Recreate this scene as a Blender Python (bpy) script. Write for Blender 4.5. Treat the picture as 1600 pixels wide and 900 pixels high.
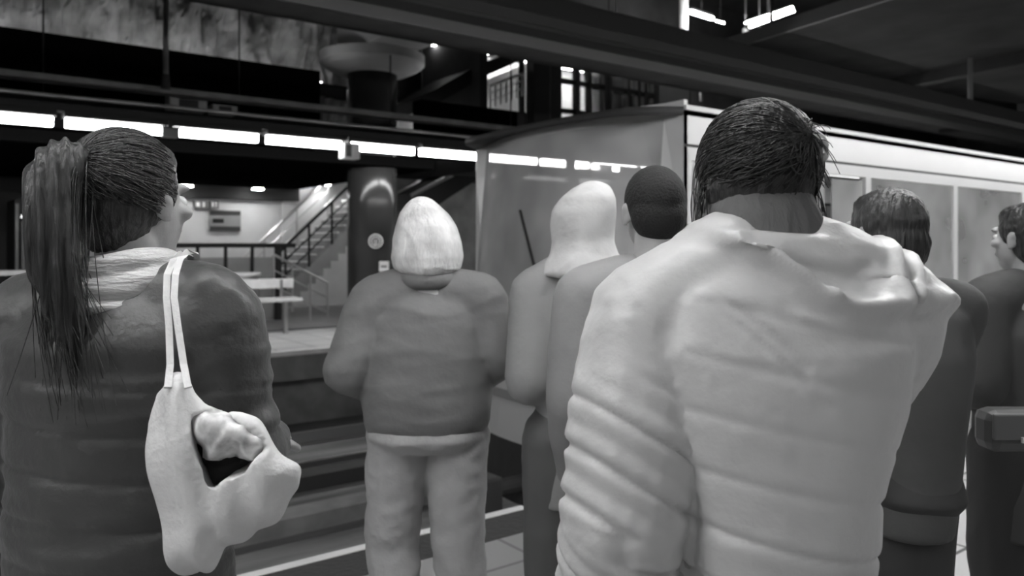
import bpy, bmesh, math, random
import numpy as np
from mathutils import Vector, Matrix, noise
random.seed(7)
S = bpy.context.scene
for o in list(bpy.data.objects): bpy.data.objects.remove(o)
COL = S.collection
PI = math.pi

# ------------------------------------------------------------------ camera, world, exposure
FPX = 1244.0; EYE = 1.5; HOR = 385.0
FW = Vector((0.602, 0.7985, 0)); RT = Vector((0.7985, -0.602, 0))
cam_d = bpy.data.cameras.new('camera'); cam = bpy.data.objects.new('camera', cam_d); COL.objects.link(cam)
cam.location = (0, 0, EYE)
cam.rotation_euler = (PI/2, 0, math.atan2(-FW.x, FW.y))
cam_d.sensor_width = 36; cam_d.lens = FPX*36/1600.0; cam_d.shift_y = -(450-HOR)/1600.0
cam_d.clip_start = 0.05; cam_d.clip_end = 200
cam_d.dof.use_dof = True; cam_d.dof.focus_distance = 1.5; cam_d.dof.aperture_fstop = 4.5
S.camera = cam
S.view_settings.view_transform = 'Standard'; S.view_settings.look = 'None'
S.view_settings.gamma = 1; S.view_settings.use_curve_mapping = False
S.view_settings.exposure = 0.0
world = bpy.data.worlds.new('world'); S.world = world; world.use_nodes = True
world.node_tree.nodes['Background'].inputs[0].default_value = (1, 1, 1, 1)
world.node_tree.nodes['Background'].inputs[1].default_value = 0.03
E_NEAR = 36.0      # luminaires over the near platform
E_REAR_FILL = 11.0      # added unseen fill row behind the camera
E_FAR = 26.0       # luminaire line over the far platform
E_SPOT = 65.0      # downlights
E_ROCK = 1.2
E_ROOM = 4.0
E_CAR = 0.9
E_SMALL = 12.0

def W(px, z, h=0.0):            # pixel column at a depth -> world point at height h
    p = FW*z + RT*((px-800)/FPX*z); return Vector((p.x, p.y, h))
def P(px, py, z):               # pixel at a depth -> world
    return W(px, z, EYE-(py-HOR)/FPX*z)
def Q(px, py, Y):               # pixel on the plane y = Y
    r = (px-800)/FPX; z = Y/(FW.y+r*RT.y); return P(px, py, z)

# ------------------------------------------------------------------ materials
def mat(name, col, rough=0.6, metal=0.0, bump=None, var=None, spec=0.5, emit=None, sheen=0):
    m = bpy.data.materials.new(name); m.use_nodes = True; nt = m.node_tree
    b = nt.nodes['Principled BSDF']
    c = (col, col, col, 1)
    b.inputs['Base Color'].default_value = c; b.inputs['Roughness'].default_value = rough
    b.inputs['Metallic'].default_value = metal; b.inputs['Specular IOR Level'].default_value = spec
    if sheen: b.inputs['Sheen Weight'].default_value = sheen
    tc = nt.nodes.new('ShaderNodeTexCoord')
    if emit is not None:
        b.inputs['Emission Color'].default_value = (1, 1, 1, 1); b.inputs['Emission Strength'].default_value = emit
    if var:                     # (scale, amount, stretch)
        mp = nt.nodes.new('ShaderNodeMapping'); nt.links.new(tc.outputs['Object'], mp.inputs[0])
        mp.inputs['Scale'].default_value = var[2] if len(var) > 2 else (1, 1, 1)
        n = nt.nodes.new('ShaderNodeTexNoise'); n.inputs['Scale'].default_value = var[0]; n.inputs['Detail'].default_value = 5
        nt.links.new(mp.outputs[0], n.inputs['Vector'])
        r = nt.nodes.new('ShaderNodeMapRange'); r.inputs[1].default_value = .3; r.inputs[2].default_value = .7
        r.inputs[3].default_value = max(0, col*(1-var[1])); r.inputs[4].default_value = min(1, col*(1+var[1]))
        nt.links.new(n.outputs[0], r.inputs[0]); nt.links.new(r.outputs[0], b.inputs['Base Color'])
    if bump:                    # (scale, strength, stretch)
        mp = nt.nodes.new('ShaderNodeMapping'); nt.links.new(tc.outputs['Object'], mp.inputs[0])
        mp.inputs['Scale'].default_value = bump[2] if len(bump) > 2 else (1, 1, 1)
        n = nt.nodes.new('ShaderNodeTexNoise'); n.inputs['Scale'].default_value = bump[0]; n.inputs['Detail'].default_value = 6
        nt.links.new(mp.outputs[0], n.inputs['Vector'])
        bp = nt.nodes.new('ShaderNodeBump'); bp.inputs['Strength'].default_value = bump[1]; bp.inputs['Distance'].default_value = .02
        nt.links.new(n.outputs[0], bp.inputs['Height']); nt.links.new(bp.outputs[0], b.inputs['Normal'])
    return m

def glass_mat(name, haze, col, clear=0.9):
    m = bpy.data.materials.new(name); m.use_nodes = True; nt = m.node_tree; nt.nodes.clear()
    out = nt.nodes.new('ShaderNodeOutputMaterial')
    tr = nt.nodes.new('ShaderNodeBsdfTransparent'); tr.inputs[0].default_value = (clear,)*3+(1,)
    df = nt.nodes.new('ShaderNodeBsdfDiffuse'); df.inputs[0].default_value = (col,)*3+(1,)
    gl = nt.nodes.new('ShaderNodeBsdfGlossy'); gl.inputs['Roughness'].default_value = .06
    m1 = nt.nodes.new('ShaderNodeMixShader'); m2 = nt.nodes.new('ShaderNodeMixShader')
    tc = nt.nodes.new('ShaderNodeTexCoord'); n = nt.nodes.new('ShaderNodeTexNoise'); n.inputs['Scale'].default_value = 1.6
    nt.links.new(tc.outputs['Object'], n.inputs['Vector'])
    r = nt.nodes.new('ShaderNodeMapRange'); r.inputs[1].default_value = .3; r.inputs[2].default_value = .7
    r.inputs[3].default_value = haze*.7; r.inputs[4].default_value = min(1, haze*1.3)
    nt.links.new(n.outputs[0], r.inputs[0]); nt.links.new(r.outputs[0], m1.inputs[0])
    nt.links.new(tr.outputs[0], m1.inputs[1]); nt.links.new(df.outputs[0], m1.inputs[2])
    fr = nt.nodes.new('ShaderNodeFresnel'); fr.inputs[0].default_value = 1.45 if name != 'hazed_windscreen' else 1.01
    nt.links.new(fr.outputs[0], m2.inputs[0]); nt.links.new(m1.outputs[0], m2.inputs[1]); nt.links.new(gl.outputs[0], m2.inputs[2])
    nt.links.new(m2.outputs[0], out.inputs[0]); return m

def tile_mat(name, col, mortar, sx, sy, rough=.4, w=.012):
    m = bpy.data.materials.new(name); m.use_nodes = True; nt = m.node_tree; b = nt.nodes['Principled BSDF']
    tc = nt.nodes.new('ShaderNodeTexCoord'); br = nt.nodes.new('ShaderNodeTexBrick')
    br.offset = 0; br.inputs['Color1'].default_value = (col,)*3+(1,); br.inputs['Color2'].default_value = (col*.86,)*3+(1,)
    br.inputs['Mortar'].default_value = (mortar,)*3+(1,); br.inputs['Scale'].default_value = 1
    br.inputs['Mortar Size'].default_value = w; br.inputs['Brick Width'].default_value = sx; br.inputs['Row Height'].default_value = sy
    nt.links.new(tc.outputs['Object'], br.inputs['Vector']); nt.links.new(br.outputs[0], b.inputs['Base Color'])
    b.inputs['Roughness'].default_value = rough; return m

M = dict(
 dark=mat('dark_painted_steel', .025, .6, spec=.2, bump=(6, .1)),
 girder=mat('girder_paint', .03, .8, spec=.1, bump=(5, .15), var=(1.5, .3)),
 tray=mat('galvanised_tray', .11, .45, .3, var=(4, .3)),
 conc=mat('concrete', .28, .85, bump=(8, .3), var=(2, .25)),
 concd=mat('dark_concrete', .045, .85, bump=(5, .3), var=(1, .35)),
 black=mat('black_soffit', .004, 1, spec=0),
 rock=mat('rough_rock', .3, .95, bump=(3, .8), var=(1.2, .5)),
 wallw=mat('pale_wall_tile', .62, .5, var=(1.5, .08)),
 pit=mat('trackbed_concrete', .2, .9, bump=(10, .5), var=(1.2, .5, (.3, 3, 1))),
 pitw=mat('pit_wall', .22, .85, bump=(8, .3), var=(3, .25)),
 rail=mat('rail_steel', .45, .35, .9),
 edge=mat('white_nosing', .8, .5, var=(6, .1)),
 tact=mat('dark_tactile_strip', .05, .8, bump=(30, .5)),
 floorg=tile_mat('grey_floor_tile', .34, .17, .6, .6, .45),
 floorw=tile_mat('pale_floor_tile', .75, .12, .6, .3, .4, .01),
 floorw2=tile_mat('far_pale_floor_tile', .8, .3, .6, .6, .4),
 tube=mat('near_tube', .9, .4, emit=E_NEAR), tube_fill=mat('rear_fill_tube', .9, .4, emit=E_REAR_FILL), tubef=mat('far_tube', .9, .4, emit=E_FAR),
 spot=mat('spot_lens', .9, .4, emit=E_SPOT), rockl=mat('uplight_lens', .9, .4, emit=E_ROCK*16),
 cap_fill=mat('capital_fill_lens', .9, .4, emit=32), room=mat('room_tube', .9, .4, emit=E_ROOM*14), small=mat('hall_tube', .9, .4, emit=E_SMALL),
 carl=mat('carriage_lamp', .9, .4, emit=E_CAR*6),
 steel=mat('brushed_steel', .5, .35, .9), pole=mat('painted_pole', .16, .4, .2),
 trainw=mat('train_white_paint', .62, .28, var=(1, .05)), traing=mat('train_grey_paint', .34, .35),
 trainu=mat('train_underframe', .04, .7, bump=(8, .4)), rubber=mat('black_rubber', .02, .6),
 glass=glass_mat('hazed_train_glass', .42, .75), glassc=glass_mat('clear_glass', .06, .5), glassw=glass_mat('hazed_windscreen', .42, .85),  # train glass: pale haze painted in as a diffuse veil
 seat=mat('seat_fabric', .15, .8), head=mat('headlamp', .9, .2, emit=8),
 sign=mat('lit_sign', .8, .4, emit=.35), ink=mat('sign_ink', .03, .6), letter=mat('lit_letters', .9, .4, emit=1.4),
 skin=mat('skin', .40, .5, bump=(60, .08)), skin2=mat('skin_light', .5, .5, bump=(60, .08)), eye=mat('eye', .7, .1),
 column=mat('polished_column', .035, .18, .0), panel=mat('parapet_panel', .26, .5, var=(2, .15)),
)

# ------------------------------------------------------------------ mesh helpers
def link(name, me, m=None, parent=None, kind=None, smooth=False):
    o = bpy.data.objects.new(name, me); COL.objects.link(o)
    if m is not None: me.materials.append(m)
    if parent is not None: o.parent = parent
    if kind: o['kind'] = kind
    if smooth:
        for p in me.polygons: p.use_smooth = True
    return o
def fin(name, bm, m=None, parent=None, kind=None, smooth=False, normals=True):
    if normals: bmesh.ops.recalc_face_normals(bm, faces=bm.faces[:])
    me = bpy.data.meshes.new(name); bm.to_mesh(me); bm.free()
    return link(name, me, m, parent, kind, smooth)
def tag(o, label, cat, group=None):
    o['label'] = label; o['category'] = cat
    if group: o['group'] = group
    return o
def empty(name, loc, label, cat, group=None, rz=0):
    o = bpy.data.objects.new(name, None); COL.objects.link(o); o.location = loc; o.rotation_euler = (0, 0, rz)
    o.empty_display_size = .1
    return tag(o, label, cat, group)
def box(bm, x0, x1, y0, y1, z0, z1, bev=0):
    vs = [bm.verts.new((x, y, z)) for z in (z0, z1) for y in (y0, y1) for x in (x0, x1)]
    fs = [(0,1,3,2), (4,6,7,5), (0,4,5,1), (2,3,7,6), (0,2,6,4), (1,5,7,3)]
    faces = [bm.faces.new([vs[i] for i in f]) for f in fs]
    if bev:
        ed = list({e for f in faces for e in f.edges})
        bmesh.ops.bevel(bm, geom=ed, offset=bev, segments=2, affect='EDGES', profile=.5)
def bx(name, x0, x1, y0, y1, z0, z1, m, parent=None, kind=None, bev=0):
    bm = bmesh.new(); box(bm, x0, x1, y0, y1, z0, z1, bev); return fin(name, bm, m, parent, kind)
def tube(bm, a, b, r0, r1=None, n=12):
    a, b = Vector(a), Vector(b); r1 = r0 if r1 is None else r1
    d = (b-a); L = d.length
    if L < 1e-6: return
    q = d.to_track_quat('Z', 'Y').to_matrix()
    A, B = [], []
    for i in range(n):
        t = 2*PI*i/n; v = q @ Vector((math.cos(t), math.sin(t), 0))
        A.append(bm.verts.new(a+v*r0)); B.append(bm.verts.new(b+v*r1))
    for i in range(n): bm.faces.new((A[i], A[(i+1) % n], B[(i+1) % n], B[i]))
    bm.faces.new(A[::-1]); bm.faces.new(B)
def ell(bm, c, r, rot=None, sub=3):
    if not hasattr(r, '__len__'): r = (r, r, r)
    mt = Matrix.Translation(Vector(c)) @ (rot.to_4x4() if rot else Matrix.Identity(4)) @ Matrix.Diagonal((r[0], r[1], r[2], 1))
    bmesh.ops.create_icosphere(bm, subdivisions=sub, radius=1, matrix=mt)
def chain(bm, pts, rad, n=20):
    for i in range(len(pts)-1): tube(bm, pts[i], pts[i+1], rad[i], rad[i+1], n)
    for p, r in zip(pts, rad): ell(bm, p, r, sub=2)
def loft(bm, rings, n=32, pw=2.3):      # rings: cx, cy, cz, rx, ry
    R = []
    for cx, cy, cz, rx, ry in rings:
        row = []
        for i in range(n):
            t = 2*PI*i/n; c, s = math.cos(t), math.sin(t)
            row.append(bm.verts.new((cx+rx*math.copysign(abs(c)**(2/pw), c), cy+ry*math.copysign(abs(s)**(2/pw), s), cz)))
        R.append(row)
    for a, b in zip(R, R[1:]):
        for i in range(n): bm.faces.new((a[i], a[(i+1) % n], b[(i+1) % n], b[i]))
    bm.faces.new(R[0][::-1]); bm.faces.new(R[-1])
def get(me):
    a = np.empty(len(me.vertices)*3, dtype=np.float32); me.vertices.foreach_get('co', a)
    b = np.empty_like(a); me.vertices.foreach_get('normal', b)
    return a.reshape(-1, 3), b.reshape(-1, 3)
def fuse(name, bm, m, parent, voxel=.008, smooth=6, disp=None, fac=.5):
    me = bpy.data.meshes.new(name+'_src'); bm.to_mesh(me); bm.free()
    o = bpy.data.objects.new(name, me); COL.objects.link(o)
    r = o.modifiers.new('r', 'REMESH'); r.mode = 'VOXEL'; r.voxel_size = voxel; r.adaptivity = 0
    if smooth:
        s = o.modifiers.new('s', 'SMOOTH'); s.factor = fac; s.iterations = smooth
    dg = bpy.context.evaluated_depsgraph_get()
    me2 = bpy.data.meshes.new_from_object(o.evaluated_get(dg)); me2.name = name
    bpy.data.objects.remove(o); bpy.data.meshes.remove(me)
    if disp:
        for f in (disp if isinstance(disp, (list, tuple)) else [disp]):
            co, no = get(me2); d = f(co, no)
            co = co+(no*d[:, None] if d.ndim == 1 else d)
            me2.vertices.foreach_set('co', co.ravel().astype(np.float32)); me2.update()
    return link(name, me2, m, parent, smooth=True)
def snoise(p, seed=0, k=1.0):           # cheap smooth pseudo noise
    rs = np.random.RandomState(seed); o = np.zeros(len(p))
    for i in range(7):
        v = rs.normal(size=3); v /= np.linalg.norm(v); f = k*(.6+.22*i)
        o += np.sin(p@(v*f)+rs.rand()*6.28)/(1+.3*i)
    return o/3.2
def folds(amp, k, st=(1, 1, 1), seed=0):
    st = np.array(st)
    def f(p, n):
        q = p*st; w = snoise(p, seed+5, 9)*.9
        a = snoise(q+w[:, None]*.05, seed, k)
        return amp*(1-np.abs(a)*2.0)*(.6+.4*snoise(p, seed+9, 6))
    return f

# ------------------------------------------------------------------ near platform lamps, with an added rear fill row
def luminaire(name, x0, x1, y, h, m, label, group, w=.05, t=.05, n=1):
    o = empty(name, ((x0+x1)/2, y, h), label, 'light', group)
    L = (x1-x0)/2
    bx('housing', -L-.03, L+.03, -w*2.6, w*2.6, t*1.05, t*1.05+.07, M['dark'], o, bev=.005)
    bx('diffuser', -L, L, -w, w, -t, t, m, o, bev=.006)
    return o
g0 = -4
xs = [-7.6, -4.2, -.8, 2.6+.0, 6.0, 9.4, 12.8, 16.2, 19.6]
for i, x in enumerate(xs):
    luminaire('fluorescent_luminaire', x-1.6, x+1.6, 1.25, 3.02, M['tube'], 'long fluorescent luminaire in the row above the near platform', 'luminaires over the near platform', .06, .04)

for i, x in enumerate(xs[:7]):  # unseen row, put in to light the backs of the figures
    luminaire('fluorescent_luminaire', x-1.6, x+1.6, -2.1, 3.02, M['tube_fill'], 'unseen fill luminaire added in the rear row above the near platform', 'added rear fill row over the near platform', .06, .04)

# ================================================================== SETTING
EDGE = 3.63; FE = 11.0; PB = -1.15
bx('floor', -14, 46, 2.86, EDGE-.33, -.4, 0, M['floorg'], kind='structure')
bx('floor', -14, 46, 1.55, 2.86, -.4, 0, M['floorw'], kind='structure')
bx('floor', -14, 46, -6, 1.55, -.4, 0, M['floorg'], kind='structure')
bx('trim_1', -14, 46, EDGE-.33, EDGE-.05, -.4, .002, M['tact'], kind='structure')
# white nosing pieces
bm = bmesh.new()
x = -14
while x < 46:
    box(bm, x, x+.97, EDGE-.05, EDGE+.01, -.12, .006); x += .99
fin('trim_2', bm, M['edge'], kind='structure')
bx('wall_near_pit', -14, 46, 2.9, EDGE-.06, PB, -.4, M['concd'], kind='structure')
bx('floor', -14, 46, 2.9, FE+1, PB-.3, PB, M['pit'], kind='structure')
bx('wall_far_pit', -14, 46, FE+.45, FE+.7, PB, -.42, M['pitw'], kind='structure')
bx('trim_3', -14, 46, FE, FE+.7, -.42, -.06, M['pitw'], kind='structure')
bx('trim_4', -14, 46, FE-.04, FE+.12, -.06, .008, M['edge'], kind='structure')
bx('floor', -14, 46, FE+.12, 13.75, -.4, 0, M['floorw2'], kind='structure')
bx('trim_5', -14, 46, 13.75, 13.95, -.4, .002, M['tact'], kind='structure')
bx('floor', -14, 46, 13.95, 21, -.4, 0, M['floorg'], kind='structure')
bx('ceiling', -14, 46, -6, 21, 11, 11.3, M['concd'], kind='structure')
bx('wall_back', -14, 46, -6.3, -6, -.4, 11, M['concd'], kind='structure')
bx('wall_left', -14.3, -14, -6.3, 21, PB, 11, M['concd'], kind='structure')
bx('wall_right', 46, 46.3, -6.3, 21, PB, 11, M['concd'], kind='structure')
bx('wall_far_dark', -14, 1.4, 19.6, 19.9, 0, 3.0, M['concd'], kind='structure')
XW0, XW1 = 4.55, 13.5
bx('wall_far', 4.25, 30, 19.2, 19.9, 0, 2.62, M['wallw'], kind='structure')
bx('wall_far_side', 1.4, 4.25, 19.2, 19.5, 0, 2.62, M['concd'], kind='structure')
# soffit over the far platform (black), header above pale wall
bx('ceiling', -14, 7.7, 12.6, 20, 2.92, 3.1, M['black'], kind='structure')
bx('trim_6', -14, 7.7, 19.0, 19.2, 2.62, 2.92, M['dark'], kind='structure')
# gallery ledge and rock wall above
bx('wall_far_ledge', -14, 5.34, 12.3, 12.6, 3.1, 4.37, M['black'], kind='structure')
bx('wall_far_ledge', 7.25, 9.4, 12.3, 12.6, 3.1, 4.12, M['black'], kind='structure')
bx('wall_far_upper', -14, 46, 20.3, 20.6, 3.1, 11, M['concd'], kind='structure')

# rough rock
def rock():
    bm = bmesh.new(); nx, nz = 260, 60
    X0, X1, Z0, Z1 = -8, 9.4, 4.2, 10.8
    V = []
    for j in range(nz+1):
        row = []
        for i in range(nx+1):
            x = X0+(X1-X0)*i/nx; z = Z0+(Z1-Z0)*j/nz
            d = noise.fractal(Vector((x*1.1, z*.5, 3)), .9, 2.2, 6)*.55 + abs(noise.noise(Vector((x*4.5, z*.8, 1))))*.28
            row.append(bm.verts.new((x, 19.8-d*.8+max(0, (z-8))*.2, z)))
        V.append(row)
    for j in range(nz):
        for i in range(nx): bm.faces.new((V[j][i], V[j][i+1], V[j+1][i+1], V[j+1][i]))
    r = bmesh.ops.extrude_face_region(bm, geom=bm.faces[:])
    for v in [g for g in r['geom'] if isinstance(g, bmesh.types.BMVert)]: v.co.y = 20.25
    return fin('wall_rock', bm, M['rock'], kind='structure')
rock()
for i in range(11):
    x = -6.8+i*1.45
    o = empty('uplight', (x, 18.95, 5.62), 'low uplight strip washing the rough rock wall behind the gallery ledge', 'light', 'uplights at the foot of the rock wall')
    bx('housing', -.6, .6, -.08, .08, -.12, 0, M['dark'], o); bx('lens', -.55, .55, -.05, .05, 0, .02, M['rockl'], o)
bx('trim_7', -14, 9.4, 18.3, 20.3, 5.4, 5.48, M['dark'], kind='structure')

# ================================================================== far platform fittings
# fluorescent line
def Xat(px, Y): return Q(px, 300, Y).x
YL = 11.5
segs = []
x = 1.50-1.3*4
while x < 24: segs.append(x); x += 1.3
ORD = ['first', 'second', 'third', 'fourth', 'fifth', 'sixth', 'seventh', 'eighth', 'ninth', 'tenth', 'eleventh', 'twelfth', 'thirteenth']
for x in segs:
    vi = round((x-(1.50-1.3))/1.3)
    luminaire('fluorescent_luminaire', x+.06, x+1.22, YL, 3.07, M['tubef'], ('%s bright luminaire from the left in the line above the far platform edge' % ORD[vi]) if 0 <= vi < 8 else 'bright fluorescent luminaire at the unseen ends of the line above the far platform', 'fluorescent line over the far platform edge', .05, .058)
def beam(name, label, x0, x1, y0, y1, h0, h1, m, cat='beam', bev=.01):
    o = bx(name, x0, x1, y0, y1, h0, h1, m, bev=bev); return tag(o, label, cat)
beam('lighting_trunking', 'dark steel trunking carrying the fluorescent line over the far platform', -10, 24, YL-.09, YL+.13, 3.205, 3.30, M['dark'])
beam('air_duct', 'long dark rectangular duct above the fluorescent line', -10, 26, 11.7, 12.2, 3.30, 3.47, M['girder'], 'duct')
beam('cable_tray', 'narrow pale cable tray running over the dark duct', -10, 26, 11.1, 11.35, 3.52, 3.60, M['tray'], 'cable tray')
beam('cable_tray', 'lower grey cable tray just above the fluorescent trunking', -10, 26, 11.15, 11.3, 3.345, 3.375, M['tray'], 'cable tray')
# brackets holding trunking to ledge
for i in range(7):
    x = -1.2+i*2.6
    o = empty('hanger_bracket', (x, 11.7, 3.3), 'dark steel hanger holding the duct and cable trays above the far platform', 'bracket', 'hangers of the far platform duct')
    bm = bmesh.new(); tube(bm, (0, -.06, -.022), (0, .56, -.022), .018); fin('arm', bm, M['dark'], o)
    bm = bmesh.new(); tube(bm, (0, .54, -.03), (0, .54, 7.68), .012); fin('rod', bm, M['dark'], o)
# small box and loudspeaker hanging in line
p = Q(262, 213, YL); o = empty('junction_box', (p.x, YL-.12, 3.0), 'small dull box hanging in a gap of the fluorescent line above the ponytailed woman', 'box')
bx('cover', -.11, .11, -.06, .06, -.03, .10, M['pole'], o, bev=.01); bx('lid_rim', -.12, .12, -.07, -.055, .09, .11, M['dark'], o); bx('bracket', -.03, .03, -.03, .03, .1, .2, M['dark'], o)
p = Q(537, 243, YL); o = empty('loudspeaker', (p.x, YL-.2, 2.98), 'pale loudspeaker box hanging at the fluorescent line in front of the column', 'loudspeaker')
bx('cabinet', -.13, .13, -.11, .11, -.14, .10, M['edge'], o, bev=.015); bx('grille', -.10, -.02, -.12, -.105, -.11, .07, M['tray'], o); bx('bracket', -.02, .02, -.02, .2, .1, .22, M['dark'], o)
for pxx, pyy, wd, lb in ((295, 178, .5, 'faint grey equipment box on the duct above the ponytailed woman'), (352, 187, .35, 'low grey equipment box right of the bigger one on the duct')):
    p = Q(pxx, pyy, 11.45); o = empty('equipment_box', (p.x, 11.6, 3.42), lb, 'box')
    bx('case', -wd/2, wd/2, -.15, .1, -.04, .16 if wd > .4 else .08, M['pole'], o, bev=.01); bx('hatch', -wd/4, wd/4, -.16, -.148, -.02, .10 if wd > .4 else .06, M['girder'], o)
# tall hanging pole
p = Q(256, 60, 11.1)
o = empty('hanging_pole', (p.x, 11.0, 3.6), 'slim grey vertical pole hanging from the ceiling on the left', 'pole')
bm = bmesh.new(); tube(bm, (0, 0, .12), (0, 0, 7.4), .036, n=16); fin('shaft', bm, M['pole'], o, smooth=False)
bm = bmesh.new(); tube(bm, (0, 0, -.05), (0, 0, .14), .06, .045, 16); fin('foot', bm, M['dark'], o)
p = Q(1541, 100, 7.0)
o = empty('hanging_pole', (p.x, 7.3, 3.95), 'dim pale pole coming down at the top right above the carriage roof', 'pole')
bm = bmesh.new(); tube(bm, (0, 0, 0), (0, 0, 1.38), .05, n=16); fin('shaft', bm, M['pole'], o)
bm = bmesh.new(); tube(bm, (0, -.2, -.05), (0, .6, -.05), .05); tube(bm, (-.8, 0, -.02), (.8, 0, -.02), .04); fin('crossarm', bm, M['girder'], o)

# downlights
for (px, y, h, lb) in ((292, 18.5, 2.86, 'leftmost downlight above the pale far wall'), (403, 18.5, 2.86, 'middle downlight above the pale far wall, over the notice board'), (508, 18.6, 3.05, 'rightmost downlight, above the far stair')):
    X = Q(px, 288, y).x
    o = empty('downlight', (X, y, h), lb, 'light')
    bm = bmesh.new(); tube(bm, (0, 0, 0), (0, 0, .06), .16, .13, 20); fin('can', bm, M['dark'], o)
    bm = bmesh.new(); tube(bm, (0, 0, -.03), (0, 0, .0), .13, .13, 20); fin('lens', bm, M['spot'], o)

# notice board on wall with two dark bands
a, b = Q(327, 328, 19.15), Q(376, 362, 19.15)
o = empty('notice_board', ((a.x+b.x)/2, 19.17, b.z), 'grey notice board with two dark bands on the pale far wall', 'notice board')
w = (b.x-a.x)/2; hh = a.z-b.z
bx('board', -w, w, -.03, .02, 0, hh, M['panel'], o); bx('band', -w*.97, w*.97, -.045, -.03, hh*.78, hh*.98, M['ink'], o); bx('band', -w*.97, w*.97, -.045, -.03, 0.02, hh*.24, M['ink'], o)
bx('map', -w*.8, -w*.1, -.04, -.03, hh*.4, hh*.6, M['girder'], o)
for px0, px1, lb in ((303, 326, 'small pictogram sign left of the two above the notice board'), (329, 342, 'small square pictogram sign right of the other above the notice board')):
    a, b = Q(px0, 313, 19.1), Q(px1, 326, 19.1)
    w = (b.x-a.x)/2; hh = a.z-b.z
    o = empty('pictogram_sign', ((a.x+b.x)/2, 19.13, b.z), lb, 'sign')
    bx('plate', -w, w, -.02, .05, 0, hh, M['pole'], o)
    bm = bmesh.new(); box(bm, -w*.7, -w*.2, -.03, -.02, hh*.2, hh*.8)
    tube(bm, (w*.35, -.03, hh*.72), (w*.35, -.02, hh*.72), .028, n=10); box(bm, w*.2, w*.5, -.03, -.02, hh*.15, hh*.58); fin('pictogram', bm, M['edge'], o)

# parapet with rail
Yp = 16.0; xa, xb = Q(262, 400, Yp).x, Q(432, 400, Yp).x
o = empty('stairwell_parapet', (xa, Yp, 0), 'grey panelled parapet with a dark top rail in front of the pale wall', 'parapet')
bx('panel', 0, xb-xa, -.05, .05, 0, 1.28, M['panel'], o)
bm = bmesh.new(); tube(bm, (-.1, 0, 1.52), (xb-xa+.4, 0, 1.52), .045); fin('top_rail', bm, M['dark'], o)
for k in range(5):
    bm = bmesh.new(); xx = (xb-xa)*k/4; tube(bm, (xx, -.08, 0), (xx, -.08, 1.5), .035 if k < 4 else .075); fin('post', bm, M['dark'], o)
# slanted rails in front
def handrail(label, pts, hgt, m, r=.03, nb=5, group=None, low=True):
    pts = [Vector(p) for p in pts]; o = empty('handrail', pts[0], label, 'handrail', group)
    L = [p-pts[0] for p in pts]
    bm = bmesh.new()
    for a, b in zip(L, L[1:]): tube(bm, a+Vector((0, 0, hgt)), b+Vector((0, 0, hgt)), r)
    fin('rail', bm, m, o)
    if low:
        bm = bmesh.new()
        for a, b in zip(L, L[1:]):
            for f in (.35, .68): tube(bm, a+Vector((0, 0, hgt*f)), b+Vector((0, 0, hgt*f)), r*.55)
        fin('lower_rail', bm, m, o)
    for k in range(nb+1):
        t = k/nb*(len(L)-1); i = min(int(t), len(L)-2); q = L[i].lerp(L[i+1], t-i)
        bm = bmesh.new(); tube(bm, q, q+Vector((0, 0, hgt)), r*.8); fin('baluster', bm, m, o)
    return o
# far stair going up to the right
def stair(label, x0, x1, y0, y1, h1, n, h0=0):
    o = empty('staircase', (x0, y0, h0), label, 'staircase')
    bm = bmesh.new(); dx = (x1-x0)/n; dz = (h1-h0)/n
    for k in range(n): box(bm, k*dx, (k+1)*dx+.02, 0, y1-y0, max(0, (k-2)*dz), (k+1)*dz)
    fin('steps', bm, M['conc'], o)
    bm = bmesh.new()
    for k in range(n): box(bm, k*dx-.012, k*dx+.03, -.005, y1-y0+.005, (k+1)*dz-.03, (k+1)*dz+.004)
    fin('nosings', bm, M['edge'], o)
    bm = bmesh.new()
    v = [(-.1, 0), (x1-x0, h1-h0), (x1-x0, h1-h0-.35), (.25, 0)]
    A = [bm.verts.new((a, -.06, b)) for a, b in v]; B = [bm.verts.new((a, -.01, b)) for a, b in v]
    bm.faces.new(A); bm.faces.new(B[::-1])
    for i in range(4): bm.faces.new((A[i], A[(i+1) % 4], B[(i+1) % 4], B[i]))
    fin('stringer', bm, M['panel'], o); return o
stair('pale stone stair rising right between the pale wall and the column', 5.95, 9.2, 16.9, 18.6, 3.0, 18)
handrail('nearer tubular handrail climbing along the far stair', [(5.95, 16.8, .05), (9.2, 16.8, 3.05)], .95, M['dark'], .035, 6)
handrail('rear tubular handrail against the pale wall beside the far stair', [(5.95, 18.84, .0), (9.2, 18.84, 3.0)], .95, M['steel'], .03, 4)
a, b = Q(428, 398, 14.6), Q(512, 442, 14.6)
handrail('pair of short rails slanting down to the right before the far stair', [(a.x, 14.6, a.z-.9), (b.x, 14.6, b.z-.9)], .9, M['steel'], .025, 3)
a = Q(560, 455, 14.5)

# sloping soffit above far stair (structure), lit wall beyond
def prism(name, poly, y0, y1, m, parent=None, kind=None, label=None, cat=None):   # poly in x,z
    bm = bmesh.new(); A = [bm.verts.new((x, y0, z)) for x, z in poly]; B = [bm.verts.new((x, y1, z)) for x, z in poly]
    bm.faces.new(A); bm.faces.new(B[::-1]); n = len(poly)
    for i in range(n): bm.faces.new((A[i], A[(i+1) % n], B[(i+1) % n], B[i]))
    o = fin(name, bm, m, parent, kind)
    if label: tag(o, label, cat)
    return o
def qp(pts, Y): return [(Q(a, b, Y).x, Q(a, b, Y).z) for a, b in pts]
prism('wall_stair_side', qp([(440, 318), (450, 300), (548, 262), (548, 460), (440, 460)], 19.1), 19.1, 19.18, M['wallw'], kind='structure')
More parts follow.
